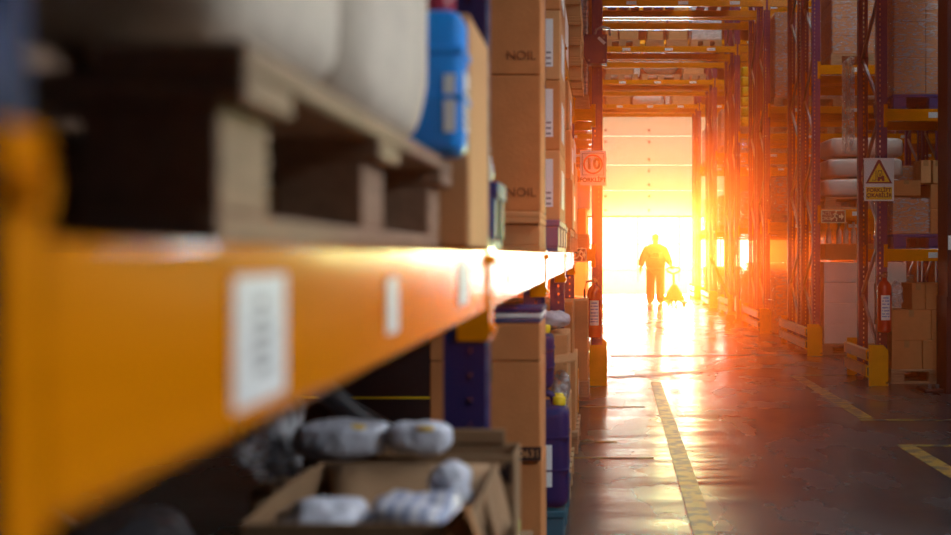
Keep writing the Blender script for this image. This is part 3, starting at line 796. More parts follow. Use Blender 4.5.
# ------------------------------------------------------------------ the foreground rack along the left
FX = -.233
posts = [.495, 2.74, 5.43, 8.15, 10.9]
t = thing('pallet_rack', (FX, 0, 0), 'out of focus rack of blue posts and long orange beams filling the left side', 'rack')
FH = 4.6; FD = 1.1
for yy in posts:
    f = sub('upright_frame', t, (0, yy, 0))
    link_mesh('post', post_mesh(FH, '+x'), f, (0, 0, .006)); link_mesh('post', post_mesh(FH, '-x'), f, (-FD, 0, .006))
    for x in (-.04, -FD+.04): link_mesh('foot_plate', foot_mesh(), f, (x, 0, 0))
    link_mesh('bracing', brace_mesh(FH, FD, 'x'), f, (0, 0, 0))
for i in range(4):
    L = posts[i+1]-posts[i]-PW
    st = [[(.905-posts[0]-.05, .135, .085, -.062), (1.47-posts[0]-.05, .075, .06, -.062), (2.22-posts[0]-.05, .15, .07, -.055)], [(.5, .08, .05, -.06), (1.6, .08, .05, -.06)], [(.8, .08, .05, -.06)], [(.8, .08, .05, -.06)]][i]
    b = beam(t, '+x', (.003, posts[i]+PW/2, 1.305), L, st, (i == 0, False))
    if i == 0: 
        # faded print on the closest sticker
        bm = B(); yc = .905-posts[0]-.05
        for k in range(5): bx(bm, .0015, .0022, yc-.02+R.uniform(-.008, .008), yc+.016+R.uniform(-.008, .008), -.085+k*.011, -.079+k*.011)
        obj('faded_print', bm, mat('faded_grey_print', '#8d9098', .7), b, local=True)
    b2 = beam(t, '-x', (-FD, posts[i]+PW/2, 1.305), L)
    z2 = [2.5, 2.64, 3.3, 2.52][i]
    beam(t, '+x', (.003, posts[i]+PW/2, z2), L); beam(t, '-x', (-FD, posts[i]+PW/2, z2), L)

BT = 1.3065; PT = BT + .145
# bay 1
pallet('weathered wooden pallet lying on the orange beam, closest to the camera', -.98, -.25, .95, 2.23, BT, 'y', M_WOODY)
def cream(label, x0, x1, y0, y1, z1, seed):
    t = thing('cream_sack', ((x0+x1)/2, (y0+y1)/2, PT), label, 'sack')
    bm = blob(B(), ((x0+x1)/2, (y0+y1)/2, PT+(z1-PT)/2), ((x1-x0)/2, (y1-y0)/2, (z1-PT)/2), 7, 40, 18, .01, 7, seed, .02)
    lo = min(v.co.z for v in bm.verts)
    for v in bm.verts: v.co.z += PT-lo
    obj('sack_body', bm, M_SACK, t, True)
    obj('seam', tube(B(), [(x1-.004, y0+.03, PT+(z1-PT)*.5), (x1-.001, (y0+y1)/2, PT+(z1-PT)*.5), (x1-.004, y1-.03, PT+(z1-PT)*.5)], .004, 6), M_SACK, t)
cream('cream sack on the closest wooden pallet, nearest the camera', -.68, -.262, 1.0, 1.40, 1.9, 1)
cream('cream sack on the closest wooden pallet, beside the blue canister', -.70, -.252, 1.45, 2.04, 1.95, 2)
def canister(label, x0, x1, y0, y1, z0, z1, m, capm, caps=1, lab=None, name='jerry_can'):
    t = thing(name, ((x0+x1)/2, (y0+y1)/2, z0), label, 'canister'); h = z1-z0
    bm = bx(B(), x0, x1, y0, y1, z0, z1-h*.1, min(x1-x0, y1-y0)*.18, 4)
    for v in bm.verts:                         # waist groove
        k = (v.co.z-z0)/h
    obj('can_body', bm, m, t, True)
    bm = B()
    for zz_ in (.33, .62): bx(bm, x0-.003, x1+.003, y0-.003, y1+.003, z0+h*zz_, z0+h*zz_+.012, .003, 2)
    obj('moulded_rib', bm, m, t)
    ym = (y0+y1)/2
    bm = B(); xm0, xm1 = x0+(x1-x0)*.3, x0+(x1-x0)*.62
    tube(bm, [(xm0-.03, ym, z1-h*.11), (xm0-.02, ym, z1-h*.02), (xm0, ym, z1), (xm1, ym, z1), (xm1+.02, ym, z1-h*.02), (xm1+.03, ym, z1-h*.11)], .014, 8)
    obj('handle', bm, m, t, True)
    for k in range(caps):
        xx = x1-.045 if k == 0 else x0+.05
        c = B(); lathe(c, [(.028, 0), (.03, .005), (.03, .035), (.025, .04)], (xx, ym-(.03 if k else 0), z1-h*.1-.002), 16); obj('screw_cap', c, capm, t, True)
    if lab:
        if lab[0] == 'y': label_y(t, lab[1], lab[2], y0-.0005, lab[3], lab[4])
        else:
            o = label_x(t, x1+.0005, lab[1], lab[2], lab[3], lab[4])
    return t
t = canister('bright blue canister with dark red cap standing beside the cream sack', -.38, -.217, 2.07, 2.18, PT, 1.70, M_CAN, M_CAPR)
o = label_x(t, -.2168, 2.092, 2.158, PZ(130, 2.1), PZ(72, 2.1))
label_y(t, -.244, -.226, 2.0695, PZ(132, 2.07), PZ(74, 2.07))
for k in range(5): obj('printed_line', bx(B(), -.2149, -.2140, 2.105, 2.145, PZ(124-k*8, 2.1), PZ(121-k*8, 2.1)), M_INK, o)
carton('tall tan carton beside the blue canister, in front of the post', -.62, -.222, 2.25, 2.62, BT+.002, 1.70, M_CARD2)
carton('grey brown carton leaning back behind the tall tan carton', -.80, -.335, 2.24, 2.66, 1.702, 2.3, M_CARD3)
# bay 2
plastic_pallet('dark blue plastic pallet on the orange beam next to the second post', -.85, -.222, 2.83, 3.09, BT, M_PLBLUE)
bm = blob(B(), (-.30, 2.955, PT+.055), (.06, .1, .055), 2.4, 26, 14, .025, 16, 4, .1); tag(obj('film_bundle', bm, M_BAG, None, True), 'crumpled white film on the dark blue plastic pallet', 'film')
pallet('wooden pallet below the two big NOIL cartons', -1.15, -.226, 4.87, 5.36, BT, 'x', M_CARD2)
for k in range(2):
    z0 = PT+.001+k*.505
    c = carton(f'big brown carton printed NOIL, {["lower", "upper"][k]} of two on the wooden pallet', -1.12, -.229, 4.98, 5.35, z0, z0+.503, M_CARD)
    obj('lettering', text_bm('NOIL', .048, (PX(521, 4.98), 4.979, z0+.07)), mat('brown_print', '#6e4528', .7), c)
# bay 3
plastic_pallet('grey blue plastic pallet under the labelled carton stack', -1.1, -.195, 6.1, 7.1, BT, M_GREYBLUE)
for k in range(4):
    z0 = PT+k*.322
    c = carton(f'brown carton with white label beyond the third post, {["lowest", "second", "third", "topmost"][k]} of four', -1.0, -.197, 6.2, 7.05, z0, z0+.32, M_CARD if k % 2 else M_CARD2)
    label_y(c, PX(543.5, 6.2), PX(553, 6.2), 6.1995, z0+.06, z0+.28)
    bm = B()
    for q in range(3): bx(bm, PX(546, 6.2), PX(551, 6.2), 6.1965, 6.1975, z0+.07+q*.025, z0+.08+q*.025)
    obj('printed_lines', bm, mat('faded_grey_print', '#8d9098', .7), c)
    label_x(c, -.1965, 6.4, 6.75, z0+.06, z0+.24)
plastic_pallet('blue plastic pallet further along the orange beam, near the fourth post', -1.1, -.21, 7.15, 8.0, BT, M_PLBLUE)
# bay 4
pallet('wooden pallet on the orange beam beyond the fourth post', -1.1, -.20, 8.4, 9.4, BT, 'x')
for k in range(3):
    z0 = PT+.001+k*.312
    c = carton(f'tan carton beyond the fourth post, {["lowest", "middle", "topmost"][k]} of three', -1.0, -.19-.012*k, 8.5, 9.35, z0, z0+.309, M_CARD2)
    label_x(c, -.1895-.012*k, 8.8, 9.1, z0+.06, z0+.22)
pallet('wooden pallet on the orange beam closest to the rack end', -1.1, -.20, 9.7, 10.7, BT, 'x')
c = carton('white topped tan carton at the rack end above the orange beam', -1.0, -.2, 9.75, 10.6, PT, PT+.5, M_CARD2)
c = carton('white carton at the rack end on the tan carton', -.9, -.21, 9.8, 10.5, PT+.502, PT+.68, M_WHCARD)
for k in range(4):
    pallet(f'empty wooden pallet in the high stack at the rack end, {["lowest", "second", "third", "topmost"][k]} of four', -1.1, -.15-.006*(k % 2), 9.55, 10.6, 2.522+k*.145, 'x', M_CARD2, 'stacked empty pallets')
carton('white carton high above the labelled stack near the fourth post', -.8, -.235, 8.4, 9.2, 2.523, 2.85, M_WHCARD)
t = load('grey film-wrapped block on top of the stacked empty pallets', -.95, -.16, 9.6, 10.5, 3.104, 3.7, 2, 2, 2, M_GREYBLUE, seed=51)

# below the beam, bay 1
pallet('wooden pallet on the floor under the open carton of bags', -.645, -.15, 1.75, 2.66, 0, 'x')
carton('closed grey brown carton under the open carton of bags', -.62, -.19, 1.86, 2.45, .144, .60, M_CARD3)
carton('closed carton under the thin printed carton near the second post', -.62, -.165, 2.47, 2.66, .144, .60, M_CARD3)
def open_carton():
    x0, x1, y0, y1, z0, z1 = -.505, -.187, 1.87, 2.42, .602, .925; th = .006
    t = thing('open_carton', ((x0+x1)/2, (y0+y1)/2, z0), 'open grey brown carton full of white plastic bags, flaps spread, lower left', 'box')
    bm = B()
    bx(bm, x0, x1, y0, y0+th, z0, z1, .002); bx(bm, x0, x1, y1-th, y1, z0, z1, .002); bx(bm, x0, x0+th, y0, y1, z0, z1, .002); bx(bm, x1-th, x1, y0, y1, z0, z1, .002); bx(bm, x0, x1, y0, y1, z0, z0+th)
    obj('box_body', bm, M_CARD3, t)
    def flap(pts, thn=.006):
        a, b, c, d_ = [Vector(p) for p in pts]; n = (b-a).cross(d_-a).normalized()*thn
        bm = B(); N = 5; rows_ = []
        for s in (0, 1):
            g = []
            for i in range(N+1):
                row = []
                for j in range(N+1):
                    u, v = i/N, j/N; p = (a*(1-u)+b*u)*(1-v)+(d_*(1-u)+c*u)*v
                    p = p + n*s + n.normalized()*(.015*math.sin(v*2.2)*math.sin(u*PI))
                    row.append(bm.verts.new(p))
                g.append(row)
            for i in range(N):
                for j in range(N):
                    bm.faces.new((g[i][j], g[i+1][j], g[i+1][j+1], g[i][j+1]))
            rows_.append(g)
        g0, g1 = rows_
        for i in range(N):
            for (p, q) in (((i, 0), (i+1, 0)), ((i, N), (i+1, N)), ((0, i), (0, i+1)), ((N, i), (N, i+1))):
                bm.faces.new((g0[p[0]][p[1]], g0[q[0]][q[1]], g1[q[0]][q[1]], g1[p[0]][p[1]]))
        return obj('flap', bm, M_CARD3, t, True)
    flap([(x0+.01, y1-.008, z1-.002), (x1-.012, y1-.008, z1-.002), (x1-.03, y1-.2, z1-.05), (x0+.06, y1-.19, z1-.06)])   # far flap sagging into the box
    flap([(x0, y0+.12, z1), (x0, y1-.05, z1), (x0-.03, y1-.08, z1-.09), (x0-.03, y0+.14, z1-.09)])                 # left flap
    flap([(x1, y0+.25, z1), (x1, y1-.03, z1), (x1+.03, y1-.06, z1-.1), (x1+.025, y0+.27, z1-.1)])                # right flap, hanging
    f = flap([(x1-.035, y0-.004, z1+.0), (x1-.002, y0-.004, z1+.03), (x1+.03, y0-.09, z1-.03), (x1-.03, y0-.09, z1-.06)])
    f.data.materials[0] = M_CARD2
    return t
open_carton()
def bag(label, c, s, m, seed, amp=.02, e=2.6, fr=12, name='plastic_bag', rz=0):
    bm = blob(B(), (0, 0, 0), s, e, 40, 20, amp, fr, seed)
    bmesh.ops.rotate(bm, verts=bm.verts, cent=(0, 0, 0), matrix=Matrix.Rotation(rz, 3, 'Z'))
    bmesh.ops.translate(bm, verts=bm.verts, vec=c)
    return tag(obj(name, bm, m, None, True), label, 'bag')
bag('white plastic bag lying at the left in the open carton', (-.412, 1.995, .893), (.07, .095, .04), M_BAG, 1, .016, 2.6, 16)
bag('white and blue striped bag lying in front in the open carton', (-.275, 2.0, .895), (.06, .095, .045), M_STRIPE, 2, .014, 4.5, 16)
bag('bluish filling bag at the bottom of the open carton', (-.36, 2.14, .72), (.12, .19, .1), M_BAG, 3, .01)
bag('crumpled white bag poking out at the right rear corner of the open carton', (-.245, 2.18, .925), (.03, .06, .035), M_BAG, 4, .018, 2.4, 18)
# behind: second pile further into the rack
pallet('wooden pallet on the floor deep inside the nearest bay', -1.3, -.66, 1.4, 2.6, 0, 'y')
carton('closed grey brown carton deep inside the nearest bay, carrying the clear bags', -1.25, -.66, 1.9, 2.62, .144, .66, M_CARD3)
carton('closed grey brown carton below the printed bags by the second post', -.655, -.50, 2.5, 2.66, .602, .86, M_CARD3)
t = bag('crumpled clear plastic bag under the orange beam at the left', (-.64, 2.565, .965), (.065, .075, .085), M_FILMC, 5, .03, 2.4, 14)
tt = bag('dark scrap bag below the crumpled clear plastic bag', (-.80, 2.25, .775), (.1, .2, .09), mat('dark_grey_bag', '#3a3b40', .4, bump=.5, bscale=20), 6, .02)
def print_bag(label, c, s, seed):
    t = thing('plastic_bag', c, label, 'bag'); c = Vector(c)
    bm = blob(B(), c, s, 3., 36, 18, .012, 12, seed); obj('bag_body', bm, M_BAG, t, True)
    bm = blob(B(), c+Vector((s[0]*.25, -s[1]*.62, s[2]*.62)), (s[0]*.35, s[1]*.3, s[2]*.22), 2.2, 20, 10, 0); obj('yellow_print', bm, mat('yellow_print', '#d8b21c', .5), t, True)
print_bag('white bag with a round yellow print behind the open carton', (-.475, 2.47, .962), (.085, .05, .035), 7)
print_bag('white bag with yellow print right beside the blue post behind the open carton', (-.335, 2.455, .965), (.058, .04, .03), 9)
t = thing('dark_tube', (-.9, 2.5, .95), 'dark grey tube lying aslant behind the clear plastic bag', 'tube')
obj('tube_body', tube(B(), [(-.57, 2.62, 1.06), (-.44, 2.625, .95)], .022, 14), mat('dark_grey_pvc', '#272d33', .45), t)
# thin carton with a letter
x0, x1, y0, y1, z0, z1 = -.47, -.163, 2.5, 2.665, .602, .925
t = thing('open_carton', ((x0+x1)/2, y0, z0), 'pale open carton marked M just in front of the second blue post', 'box')
bm = B(); th = .006
bx(bm, x0, x1, y0, y0+th, z0, z1, .002); bx(bm, x0, x1, y1-th, y1, z0, z1, .002); bx(bm, x0, x0+th, y0, y1, z0, z1, .002); bx(bm, x1-th, x1, y0, y1, z0, z1, .002); bx(bm, x0, x1, y0, y1, z0, z0+th)
obj('box_body', bm, M_CARD3, t)
obj('lettering', text_bm('M', .05, (x1-.025, y0-.001, z1-.035), bold=.002), M_INK, t)
obj('flap', bx(B(), x0+.02, x1-.03, y1-.01, y1, z1, z1+.028, .002), M_CARD3, t)
# below the beam, bay 2
pallet('wooden pallet on the floor under the stacked cartons beyond the second post', -1.2, -.2, 4.2, 5.0, 0, 'x')
c = carton('brown carton at the bottom of the stack below the orange beam', -.565, -.2, 4.42, 4.78, .144, .62, M_CARD)
c = carton('brown carton with a dark printed band, middle of the stack below the beam', -.565, -.203, 4.4, 4.78, .622, .945, M_CARD)
obj('dark_band', bx(B(), -.566, -.202, 4.3985, 4.41, .622, .668), mat('dark_brown_print', '#2c1a16', .7), c)
obj('lettering', text_bm('00631', .034, (PX(527, 4.4), 4.397, .645)), M_CARD2, c)
carton('brown carton under the blue and white printed packs', -.565, -.203, 4.4, 4.78, .947, 1.07, M_CARD)
for k in range(3):
    tag(obj('printed_pack', bx(B(), -.56+.01*k, -.203+.003*k, 4.40, 4.78, 1.072+k*.016, 1.087+k*.016, .003), [M_GREYBLUE, M_WHITE, M_NAVY][k]), ['blue flat printed pack lying on the carton below the beam', 'white flat printed pack between two blue ones', 'dark blue flat printed pack on top of the white one'][k], 'pack')
# small lime labelled packages in front
carton('closed low carton on the floor under the lime labelled packages', -.6, -.2, 3.1, 3.9, 0, .50, M_CARD3)
for k, (z0, xx) in enumerate(((.502, -.21), (.622, -.24))):
    t = thing('small_package', (xx-.05, 3.3, z0), ['lower small white package with a lime green top edge', 'upper small white package with lime green band and blue square'][k], 'box')
    obj('box_body', bx(B(), xx-.16, xx, 3.2, 3.45, z0, z0+.118, .004), M_WHCARD, t)
    obj('lime_band', bx(B(), xx-.161, xx+.001, 3.199, 3.451, z0+.09, z0+.119, .003), M_LIME, t)
    obj('blue_square', bx(B(), xx-.09, xx-.05, 3.1985, 3.2, z0+.03, z0+.065), M_PRBLUE, t)
t = thing('wrapped_load', (-.85, 5.7, 0), 'dark block added to fill the black gap under the orange beam beyond the third post', 'load')
M_DKFILL = mat('dark_gap_filler', '#17191f', .6, var=.2, bump=.3, bscale=12)  # dark block added so the gap under the beam stays black
obj('filler_body', bx(B(), -1.25, -.46, 5.55, 5.83, .0, 1.12, .02, 2), M_DKFILL, t)
obj('strap', bx(B(), -1.253, -.457, 5.547, 5.833, .7, .71), M_CAPY, t)
# jerry cans beyond the third post
plastic_pallet('teal plastic pallet on the floor under the navy jerry cans', -.95, -.165, 5.85, 6.9, 0, M_TEAL, h=.18)
t = canister('navy jerry can with yellow caps and white label, closest of the navy cans', -.40, -.152, 5.9, 6.2, .18, .67, M_NAVY, M_CAPY, 2)
o = label_y(t, PX(543, 5.9), PX(552, 5.9), 5.8995, PZ(487, 5.9), PZ(445, 5.9))
canister('navy jerry can standing behind the closest one', -.42, -.17, 6.28, 6.56, .18, .64, M_NAVY, M_CAPY)
canister('small navy can with yellow cap stacked on the jerry can behind', -.43, -.235, 6.3, 6.55, .66, .95, M_NAVY, M_CAPY)
# cartons bay 3-4, below the beam
pallet('wooden pallet on the floor under the mixed cartons near the fourth post', -1.1, -.17, 7.1, 8.05, 0, 'x')
carton('tan carton at floor level near the fourth post', -1.0, -.185, 7.2, 7.95, .144, .50, M_CARD2)
c = carton('tan carton with square handling marks near the fourth post', -.95, -.19, 7.25, 7.9, .502, .86, M_CARD2)
bm = B()
for x, z in ((557, .72), (563, .72), (557, .63), (563, .63)):
    x = PX(x, 7.25)
    for a, b, cc, dd in ((-.013, .013, .013, .017), (-.013, .013, -.017, -.013), (-.017, -.013, -.017, .017), (.013, .017, -.017, .017)): bx(bm, x+a, x+b, 7.248, 7.2495, z+cc, z+dd)
obj('printed_marks', bm, mat('brown_print', '#4a2c1c', .7), c)
bag('white plastic bag heaped on the marked carton near the fourth post', (-.28, 7.5, .93), (.09, .18, .045), M_BAG, 12, .025, 2.4, 16)
t = thing('cardboard_sheet', (-.2, 6.7, .70), 'pale cardboard flap sticking out over the aisle beside the navy cans', 'cardboard')
obj('sheet', prism(B(), [(-.33, .735), (-.135, .765), (-.135, .775), (-.33, .747)], 'y', 6.62, 7.15), M_CARD2, t)
bag('crumpled silver film in front of the tan carton near the fourth post', (-.215, 6.87, .60), (.045, .07, .1), M_FILMC, 13, .02)
carton('small tan carton below the pale cardboard flap', -.5, -.2, 6.98, 7.15, .152, .5, M_CARD2)
# near the rack end
pallet('wooden pallet on the floor at the rack end', -1.1, -.16, 8.7, 9.7, 0, 'x')
carton('tan carton on the floor pallet at the rack end', -1.0, -.18, 8.8, 9.6, .144, .62, M_CARD2)
carton('smaller tan carton on top at the rack end, under the beam', -.9, -.2, 8.85, 9.5, .622, .98, M_CARD)
lite_pallet('low wooden pallet between the rack end and the left post', -1.1, -.13, 12.15, 12.95, 0)
c = carton('big smooth tan carton standing between the rack end and the left post', -.9, PX(588, 12.3), 12.2, 12.9, .144, .87, M_CARD2)
t = thing('post_protector', (-.27, 11.3, 0), 'small yellow post protector with white sticker at the rack end', 'guard')
obj('guard_shell', prism(B(), [(-.36, 10.98), (-.36, 11.25), (-.20, 11.25), (-.20, 10.98), (-.21, 10.98), (-.21, 11.24), (-.35, 11.24), (-.35, 10.98)], 'z', 0, .34), M_YELLOW, t)
o = bx(B(), -.2005, -.1985, 11.03, 11.2, .14, .26); obj('paper_label', o, M_WHITE, t)

# ------------------------------------------------------------------ pallet trucks
def pallet_truck(label, loc, rz, tilt, m, L=.82):
    """local: forks towards -y, handle tilts towards +y"""
    t = thing('pallet_truck', loc, label, 'pallet truck', rz=rz)
    for s in (-1, 1):
        x = s*.19
        bm = bx(B(), x-.08, x+.08, -1.25, -.05, .07, .115, .006)
        prism(bm, [(x-.05, .075), (x+.05, .075), (x+.05, .11), (x-.05, .11)], 'y', -1.32, -1.24)
        obj('fork', bm, m, t, local=True)
        bm = B(); tube(bm, [(x-.045, -1.05, .04), (x+.045, -1.05, .04)], .04, 14); obj('load_roller', bm, M_BLACK, t, local=True)
        bm = B(); tube(bm, [(s*.05-.03, .1, .09), (s*.05+.03, .1, .09)], .09, 20); obj('steer_wheel', bm, M_BLACK, t, local=True)
    # triangular body plate
    bm = prism(B(), [(-.27, .07), (.27, .07), (.27, .15), (.06, .5), (-.06, .5), (-.27, .15)], 'y', -.06, 0)
    obj('body_plate', bm, m, t, local=True)
    bm = B(); tube(bm, [(0, .08, .13), (0, .08, .45)], .06, 14); tube(bm, [(0, .08, .45), (0, .08, .52)], .035, 12); bx(bm, -.09, .09, .0, .16, .15, .22, .01); obj('pump', bm, m, t, local=True)
    a = tilt; c, s_ = math.cos(a), math.sin(a); p0 = Vector((0, .1, .42))
    def Q(u, w): return Vector((w, p0.y+s_*u, p0.z+c*u))
    hb = obj('handle_bar', tube(B(), [Q(0, 0), Q(L-.1, 0)], .03, 10), m, t, local=True)
    loop = [Q(L-.12, 0)]
    lo = [(L-.1, .06), (L-.06, .14), (L, .17), (L+.05, .14), (L+.07, 0), (L+.05, -.14), (L, -.17), (L-.06, -.14), (L-.1, -.06), (L-.12, 0)]
    loop += [Q(u, w) for u, w in lo]
    obj('grip_loop', tube(B(), loop, .024, 8), M_BLACK, hb, True, local=True)
    return t
pallet_truck('hand pallet truck with triangular body, pulled by the walking person', (1.80, 34.15, 0), 0, .5, M_JACKD, .52)
t = pallet_truck('hand pallet truck parked with its handle leaning out from the right racks', (2.47, 25.2, 0), PI/2, .42, M_JACKY)

# ------------------------------------------------------------------ the person
def skin_body(name, joints, edges, m, parent=None, sub_lv=2, root=0):
    me = bpy.data.meshes.new(name); me.from_pydata([j[0] for j in joints], edges, [])
    o = bpy.data.objects.new(name, me); COL.objects.link(o)
    md = o.modifiers.new('skin', 'SKIN'); md.use_smooth_shade = True
    if not me.skin_vertices: return o
    for i, j in enumerate(joints):
        r = j[1]; me.skin_vertices[0].data[i].radius = r if isinstance(r, tuple) else (r, r)
    me.skin_vertices[0].data[root].use_root = True
    sd = o.modifiers.new('sub', 'SUBSURF'); sd.levels = sub_lv; sd.render_levels = sub_lv
    bpy.context.view_layer.update()
    me2 = bpy.data.meshes.new_from_object(o.evaluated_get(bpy.context.evaluated_depsgraph_get()))
    o.modifiers.clear(); o.data = me2; bpy.data.meshes.remove(me)
    me2.materials.clear(); me2.materials.append(m)
    for p in me2.polygons: p.use_smooth = True
    if parent is not None: o.parent = parent
    return o
# local: facing +y (back to the camera), feet on z=0, 1.78 m tall; right hand reaches back and down to the truck handle
def person():
    t = thing('person', (1.36, 35.0, 0), 'person in dark jacket and trousers walking away, pulling a pallet truck', 'person')
    J = [((0, 0, .95), (.15, .11)), ((0, 0, 1.1), (.15, .11)), ((0, .01, 1.3), (.13, .085)), ((0, .01, 1.44), (.09, .065)), ((0, .015, 1.53), .06), ((0, .03, 1.6), (.075, .085)), ((0, .035, 1.68), (.078, .095)), ((0, .03, 1.745), (.055, .07)),
         ((-.2, .01, 1.38), .06), ((-.30, 0, 1.16), .055), ((-.375, .02, .93), .04), ((-.39, .02, .87), .034),
         ((.2, .01, 1.38), .06), ((.30, -.10, 1.15), .055), ((.39, -.26, .98), .04), ((.405, -.31, .94), .034),
         ((-.1, 0, .86), .1), ((-.12, .06, .48), .065), ((-.125, -.03, .1), .045), ((-.13, .02, .04), .042), ((-.135, .12, .03), .035),
         ((.1, 0, .86), .1), ((.115, -.03, .48), .065), ((.12, -.14, .12), .045), ((.125, -.1, .05), .042), ((.13, 0, .03), .035)]
    E = [(0, 1), (1, 2), (2, 3), (3, 4), (4, 5), (5, 6), (6, 7), (3, 8), (8, 9), (9, 10), (10, 11), (3, 12), (12, 13), (13, 14), (14, 15),
         (0, 16), (16, 17), (17, 18), (18, 19), (19, 20), (0, 21), (21, 22), (22, 23), (23, 24), (24, 25)]
    # hands: palm plus five unequal bent fingers
    def hand(wi, d, side, curl):
        w = Vector(J[wi][0]); d = Vector(d).normalized(); s = Vector(side).normalized(); n = d.cross(s)
        J.append((tuple(w + d*.05), (.036, .018))); pi = len(J)-1; E.append((wi, pi))
        for k, (o, L) in enumerate(((-.027, .06), (-.009, .07), (.009, .065), (.027, .05))):
            a = w + d*.085 + s*o; b = a + d*L*.5 + n*curl*L*.3; c = b + d*L*.3 + n*curl*L*.5
            i0 = len(J); J.extend([(tuple(a), .0095), (tuple(b), .0085), (tuple(c), .0075)]); E.extend([(pi, i0), (i0, i0+1), (i0+1, i0+2)])
        a = w + d*.035 - s*.035; b = a + d*.03 - s*.018 + n*curl*.015; i0 = len(J)
        J.extend([(tuple(a), .012), (tuple(b), .009)]); E.extend([(pi, i0), (i0, i0+1)])
    hand(11, (-.05, .03, -1), (0, 1, 0), .5)
    hand(15, (.1, -.65, -.5), (1, 0, 0), 1.2)
    body = skin_body('body', J, E, M_SKIN, t)
    jk = [((0, 0, .84), (.27, .18)), ((0, 0, 1.0), (.285, .19)), ((0, 0, 1.16), (.28, .19)), ((0, .01, 1.32), (.25, .17)), ((0, .01, 1.45), (.14, .125)), ((0, .015, 1.55), (.095, .095)),
          ((-.225, .01, 1.37), .115), ((-.335, 0, 1.16), .10), ((-.38, .02, .95), .075), ((.225, .01, 1.37), .115), ((.31, -.10, 1.16), .10), ((.385, -.25, 1.0), .07)]
    ej = [(0, 1), (1, 2), (2, 3), (3, 4), (4, 5), (4, 6), (6, 7), (7, 8), (4, 9), (9, 10), (10, 11)]
    skin_body('jacket', jk, ej, M_JACKET, t)
    tr = [((0, 0, .93), (.2, .15)), ((-.115, .0, .83), .145), ((-.125, .05, .48), .12), ((-.13, .0, .0), .125), ((.115, 0, .83), .145), ((.125, -.02, .48), .12), ((.13, -.10, .0), .125)]
    skin_body('trousers', tr, [(0, 1), (1, 2), (2, 3), (0, 4), (4, 5), (5, 6)], M_TROUSER, t)
    for s, y in ((-1, .03), (1, -.09)):
        bm = blob(B(), (s*.135, y+.03, .068), (.082, .18, .068), 2.8, 20, 10, 0, flat=.0); obj('shoe', bm, M_BLACK, t, True, local=True)
    bm = blob(B(), (0, .015, 1.715), (.088, .1, .075), 2.3, 24, 12, .006, 30, 2); obj('hair', bm, M_HAIR, t, True, local=True)
    bm = B()   # face: nose, ears, eyes
    tube(bm, [(0, .115, 1.66), (0, .145, 1.63)], [.01, .016], 8); obj('nose', bm, M_SKIN, body, True, local=True)
    for s in (-1, 1):
        obj('ear', blob(B(), (s*.085, .03, 1.645), (.012, .022, .033), 2, 12, 8), M_SKIN, body, True, local=True)
        obj('eye', blob(B(), (s*.032, .118, 1.668), (.013, .01, .008), 2, 10, 8), M_INK, body, True, local=True)
    obj('mouth', blob(B(), (0, .112, 1.595), (.025, .01, .006), 2, 12, 6), mat('lip', '#8a4a42', .5), body, True, local=True)
    return t
P = person()

# ------------------------------------------------------------------ lamps added out of view to brighten goods and signs
def emis(name, col, st):
    g = NT(name); e = g.add('Emission'); e.inputs[0].default_value = (*col, 1); e.inputs[1].default_value = st; g.link(e.outputs[0], g.out.inputs['Surface']); return g.m
for k, (x, y, z, s, st) in enumerate(((2.6, 1.5, 2.75, 'low over the open floor beside the left rack', 74.), (1.9, 4.2, 3.7, 'over the floor further in', 50.), (2.3, 8.4, 4.3, 'before the first rack row', 30.), (4.5, 11.5, 6.2, 'high over the floor', 58.))):  # unseen lamps added close by to light the cartons, sacks and signs
    t = thing('added_lamp', (x, y, z), f'long lamp added out of view, {s}', 'lamp')
    obj('housing', bx(B(), x-.2, x+.2, y-.8, y+.8, z, z+.1, .01), M_LAMPB, t)
    obj('diffuser', bx(B(), x-.17, x+.17, y-.75, y+.75, z-.02, z), emis('added_lamp_light', (.92, .96, 1.), st), t)
    bm = B()
    for dy in (-.6, .6): tube(bm, [(x, y+dy, z+.1), (x, y+dy, ZC)], .006, 6)
    obj('suspension_wire', bm, M_GALV, t)

for k, (x, y, z, s, st) in enumerate(((3.4, 15.85, 6.6, 'between the first and second rack rows', 26.), (3.0, 20.7, 8.3, 'between the second and third rack rows', 40.), (1.6, 25.6, 8.6, 'between the third and fourth rack rows', 60.), (1.6, 30.6, 8.6, 'between the fourth and fifth rack rows', 60.), (1.6, 35.9, 8.6, 'between the fifth and sixth rack rows', 60.))):  # unseen lamps added to light the load fronts facing the camera
    t = thing('added_lamp', (x, y, z), f'long lamp added out of view, crosswise to the aisle, {s}', 'lamp')
    obj('housing', bx(B(), x-.9, x+.9, y-.2, y+.2, z, z+.1, .01), M_LAMPB, t)
    obj('diffuser', bx(B(), x-.85, x+.85, y-.17, y+.17, z-.02, z), emis('added_lamp_light', (.92, .96, 1.), st), t)
    bm = B()
    for dx in (-.6, .6): tube(bm, [(x+dx, y, z+.1), (x+dx, y, ZC)], .006, 6)
    obj('suspension_wire', bm, M_GALV, t)

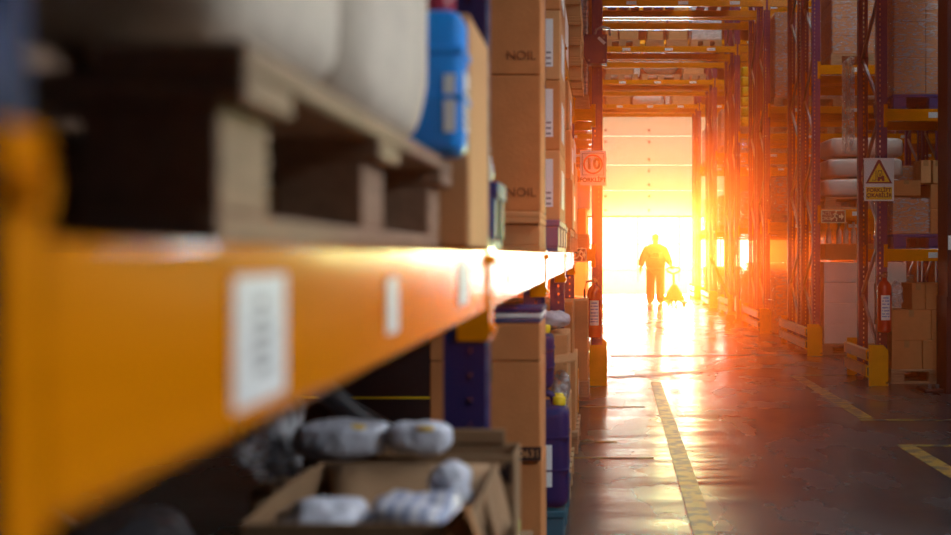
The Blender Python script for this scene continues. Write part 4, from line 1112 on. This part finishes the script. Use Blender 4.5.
# daylight
W = bpy.data.worlds.new('sky'); SC.world = W; W.use_nodes = True
bg = W.node_tree.nodes['Background']; bg.inputs[0].default_value = (1., .93, .82, 1); bg.inputs[1].default_value = 3.
def area(name, loc, sx, sz, power, col, rot=(PI/2, 0, PI)):
    l = bpy.data.lights.new(name, 'AREA'); l.shape = 'RECTANGLE'; l.size = sx; l.size_y = sz; l.energy = power; l.color = col
    o = bpy.data.objects.new(name, l); COL.objects.link(o); o.location = loc; o.rotation_euler = rot; return o
DAY = (1., .97, .92)
area('daylight_door', ((DX0+DX1)/2, Y1+.22, 1.2), DX1-DX0, 2.4, 680, DAY, (-PI/2, 0, 0))
area('daylight_added_opening', ((EX0+EX1)/2, Y1+.22, 1.3), EX1-EX0, 2.5, 150, DAY, (-PI/2, 0, 0))
# low sun shining in through the open door and the added opening
def sun(px, py, strength, col, ang):
    l = bpy.data.lights.new('low_sun', 'SUN'); l.energy = strength; l.color = col; l.angle = math.radians(ang)
    o = bpy.data.objects.new('low_sun', l); COL.objects.link(o)
    v = Vector(((px-603)/1350, 1, -(py-253)/1350)).normalized()
    o.rotation_euler = v.to_track_quat('Z', 'Y').to_euler(); o.location = v*70 + Vector((0, 0, 1.3))
sun(672, 240, 2.3, (1., .70, .28), 1.2)
# orange haze added to stand in for the flare glow
HZ = [((1., .72, .2), .0034, .942), ((1., .022, .0), .0205, .90)]
g = NT('added_glow_haze'); a = g.add('AddShader')
hz_tc = g.add('TexCoord'); hz_sep = g.add('SeparateXYZ'); g.link(hz_tc.outputs['Object'], hz_sep.inputs[0])
def haze_k(dn):
    mr = g.add('MapRange'); mr.inputs[1].default_value = 1.5; mr.inputs[2].default_value = 11.; mr.inputs[3].default_value = dn*.12; mr.inputs[4].default_value = dn  # haze thinned towards the camera to keep the foreground dark
    g.link(hz_sep.outputs['Y'], mr.inputs[0]); return mr.outputs[0]
for k, (c, dn, an) in enumerate(HZ):
    v = g.add('VolumeScatter'); v.inputs['Color'].default_value = (*c, 1); g.link(haze_k(dn), v.inputs['Density']); v.inputs['Anisotropy'].default_value = an
    g.link(v.outputs[0], a.inputs[k])
ab = g.add('VolumeAbsorption'); ab.inputs['Color'].default_value = (1, .35, .1, 1); ab.inputs['Density'].default_value = .012
a2 = g.add('AddShader'); g.link(a.outputs[0], a2.inputs[0]); g.link(ab.outputs[0], a2.inputs[1])
g.link(a2.outputs[0], g.out.inputs['Volume'])
hz = obj('haze', bx(B(), XA-.1, XB+.1, Y0-.1, Y1+.1, -.1, ZC+.1), g.m); hz['kind'] = 'stuff'; hz['label'] = 'orange haze added for the flare glow, filling the hall'; hz['category'] = 'haze'

# ------------------------------------------------------------------ camera
cam = bpy.data.cameras.new('camera'); co = bpy.data.objects.new('camera', cam); COL.objects.link(co)
co.location = (0, 0, EYE); co.rotation_euler = (PI/2, 0, 0)
cam.sensor_width = 36; cam.lens = 36*1350/951
cam.shift_x = -(603-475.5)/951; cam.shift_y = -(267.5-253)/951
cam.dof.use_dof = True; cam.dof.focus_distance = 13.; cam.dof.aperture_fstop = 2.9; cam.clip_start = .05
SC.camera = co
vs = SC.view_settings; vs.view_transform = 'Standard'; vs.look = 'None'; vs.gamma = 1; vs.use_curve_mapping = False; vs.exposure = 0.
SC.cycles.use_denoising = True
SC.cycles.max_bounces = 6; SC.cycles.diffuse_bounces = 3; SC.cycles.glossy_bounces = 3; SC.cycles.volume_bounces = 0; SC.cycles.transparent_max_bounces = 12
SC.cycles.sample_clamp_indirect = 6
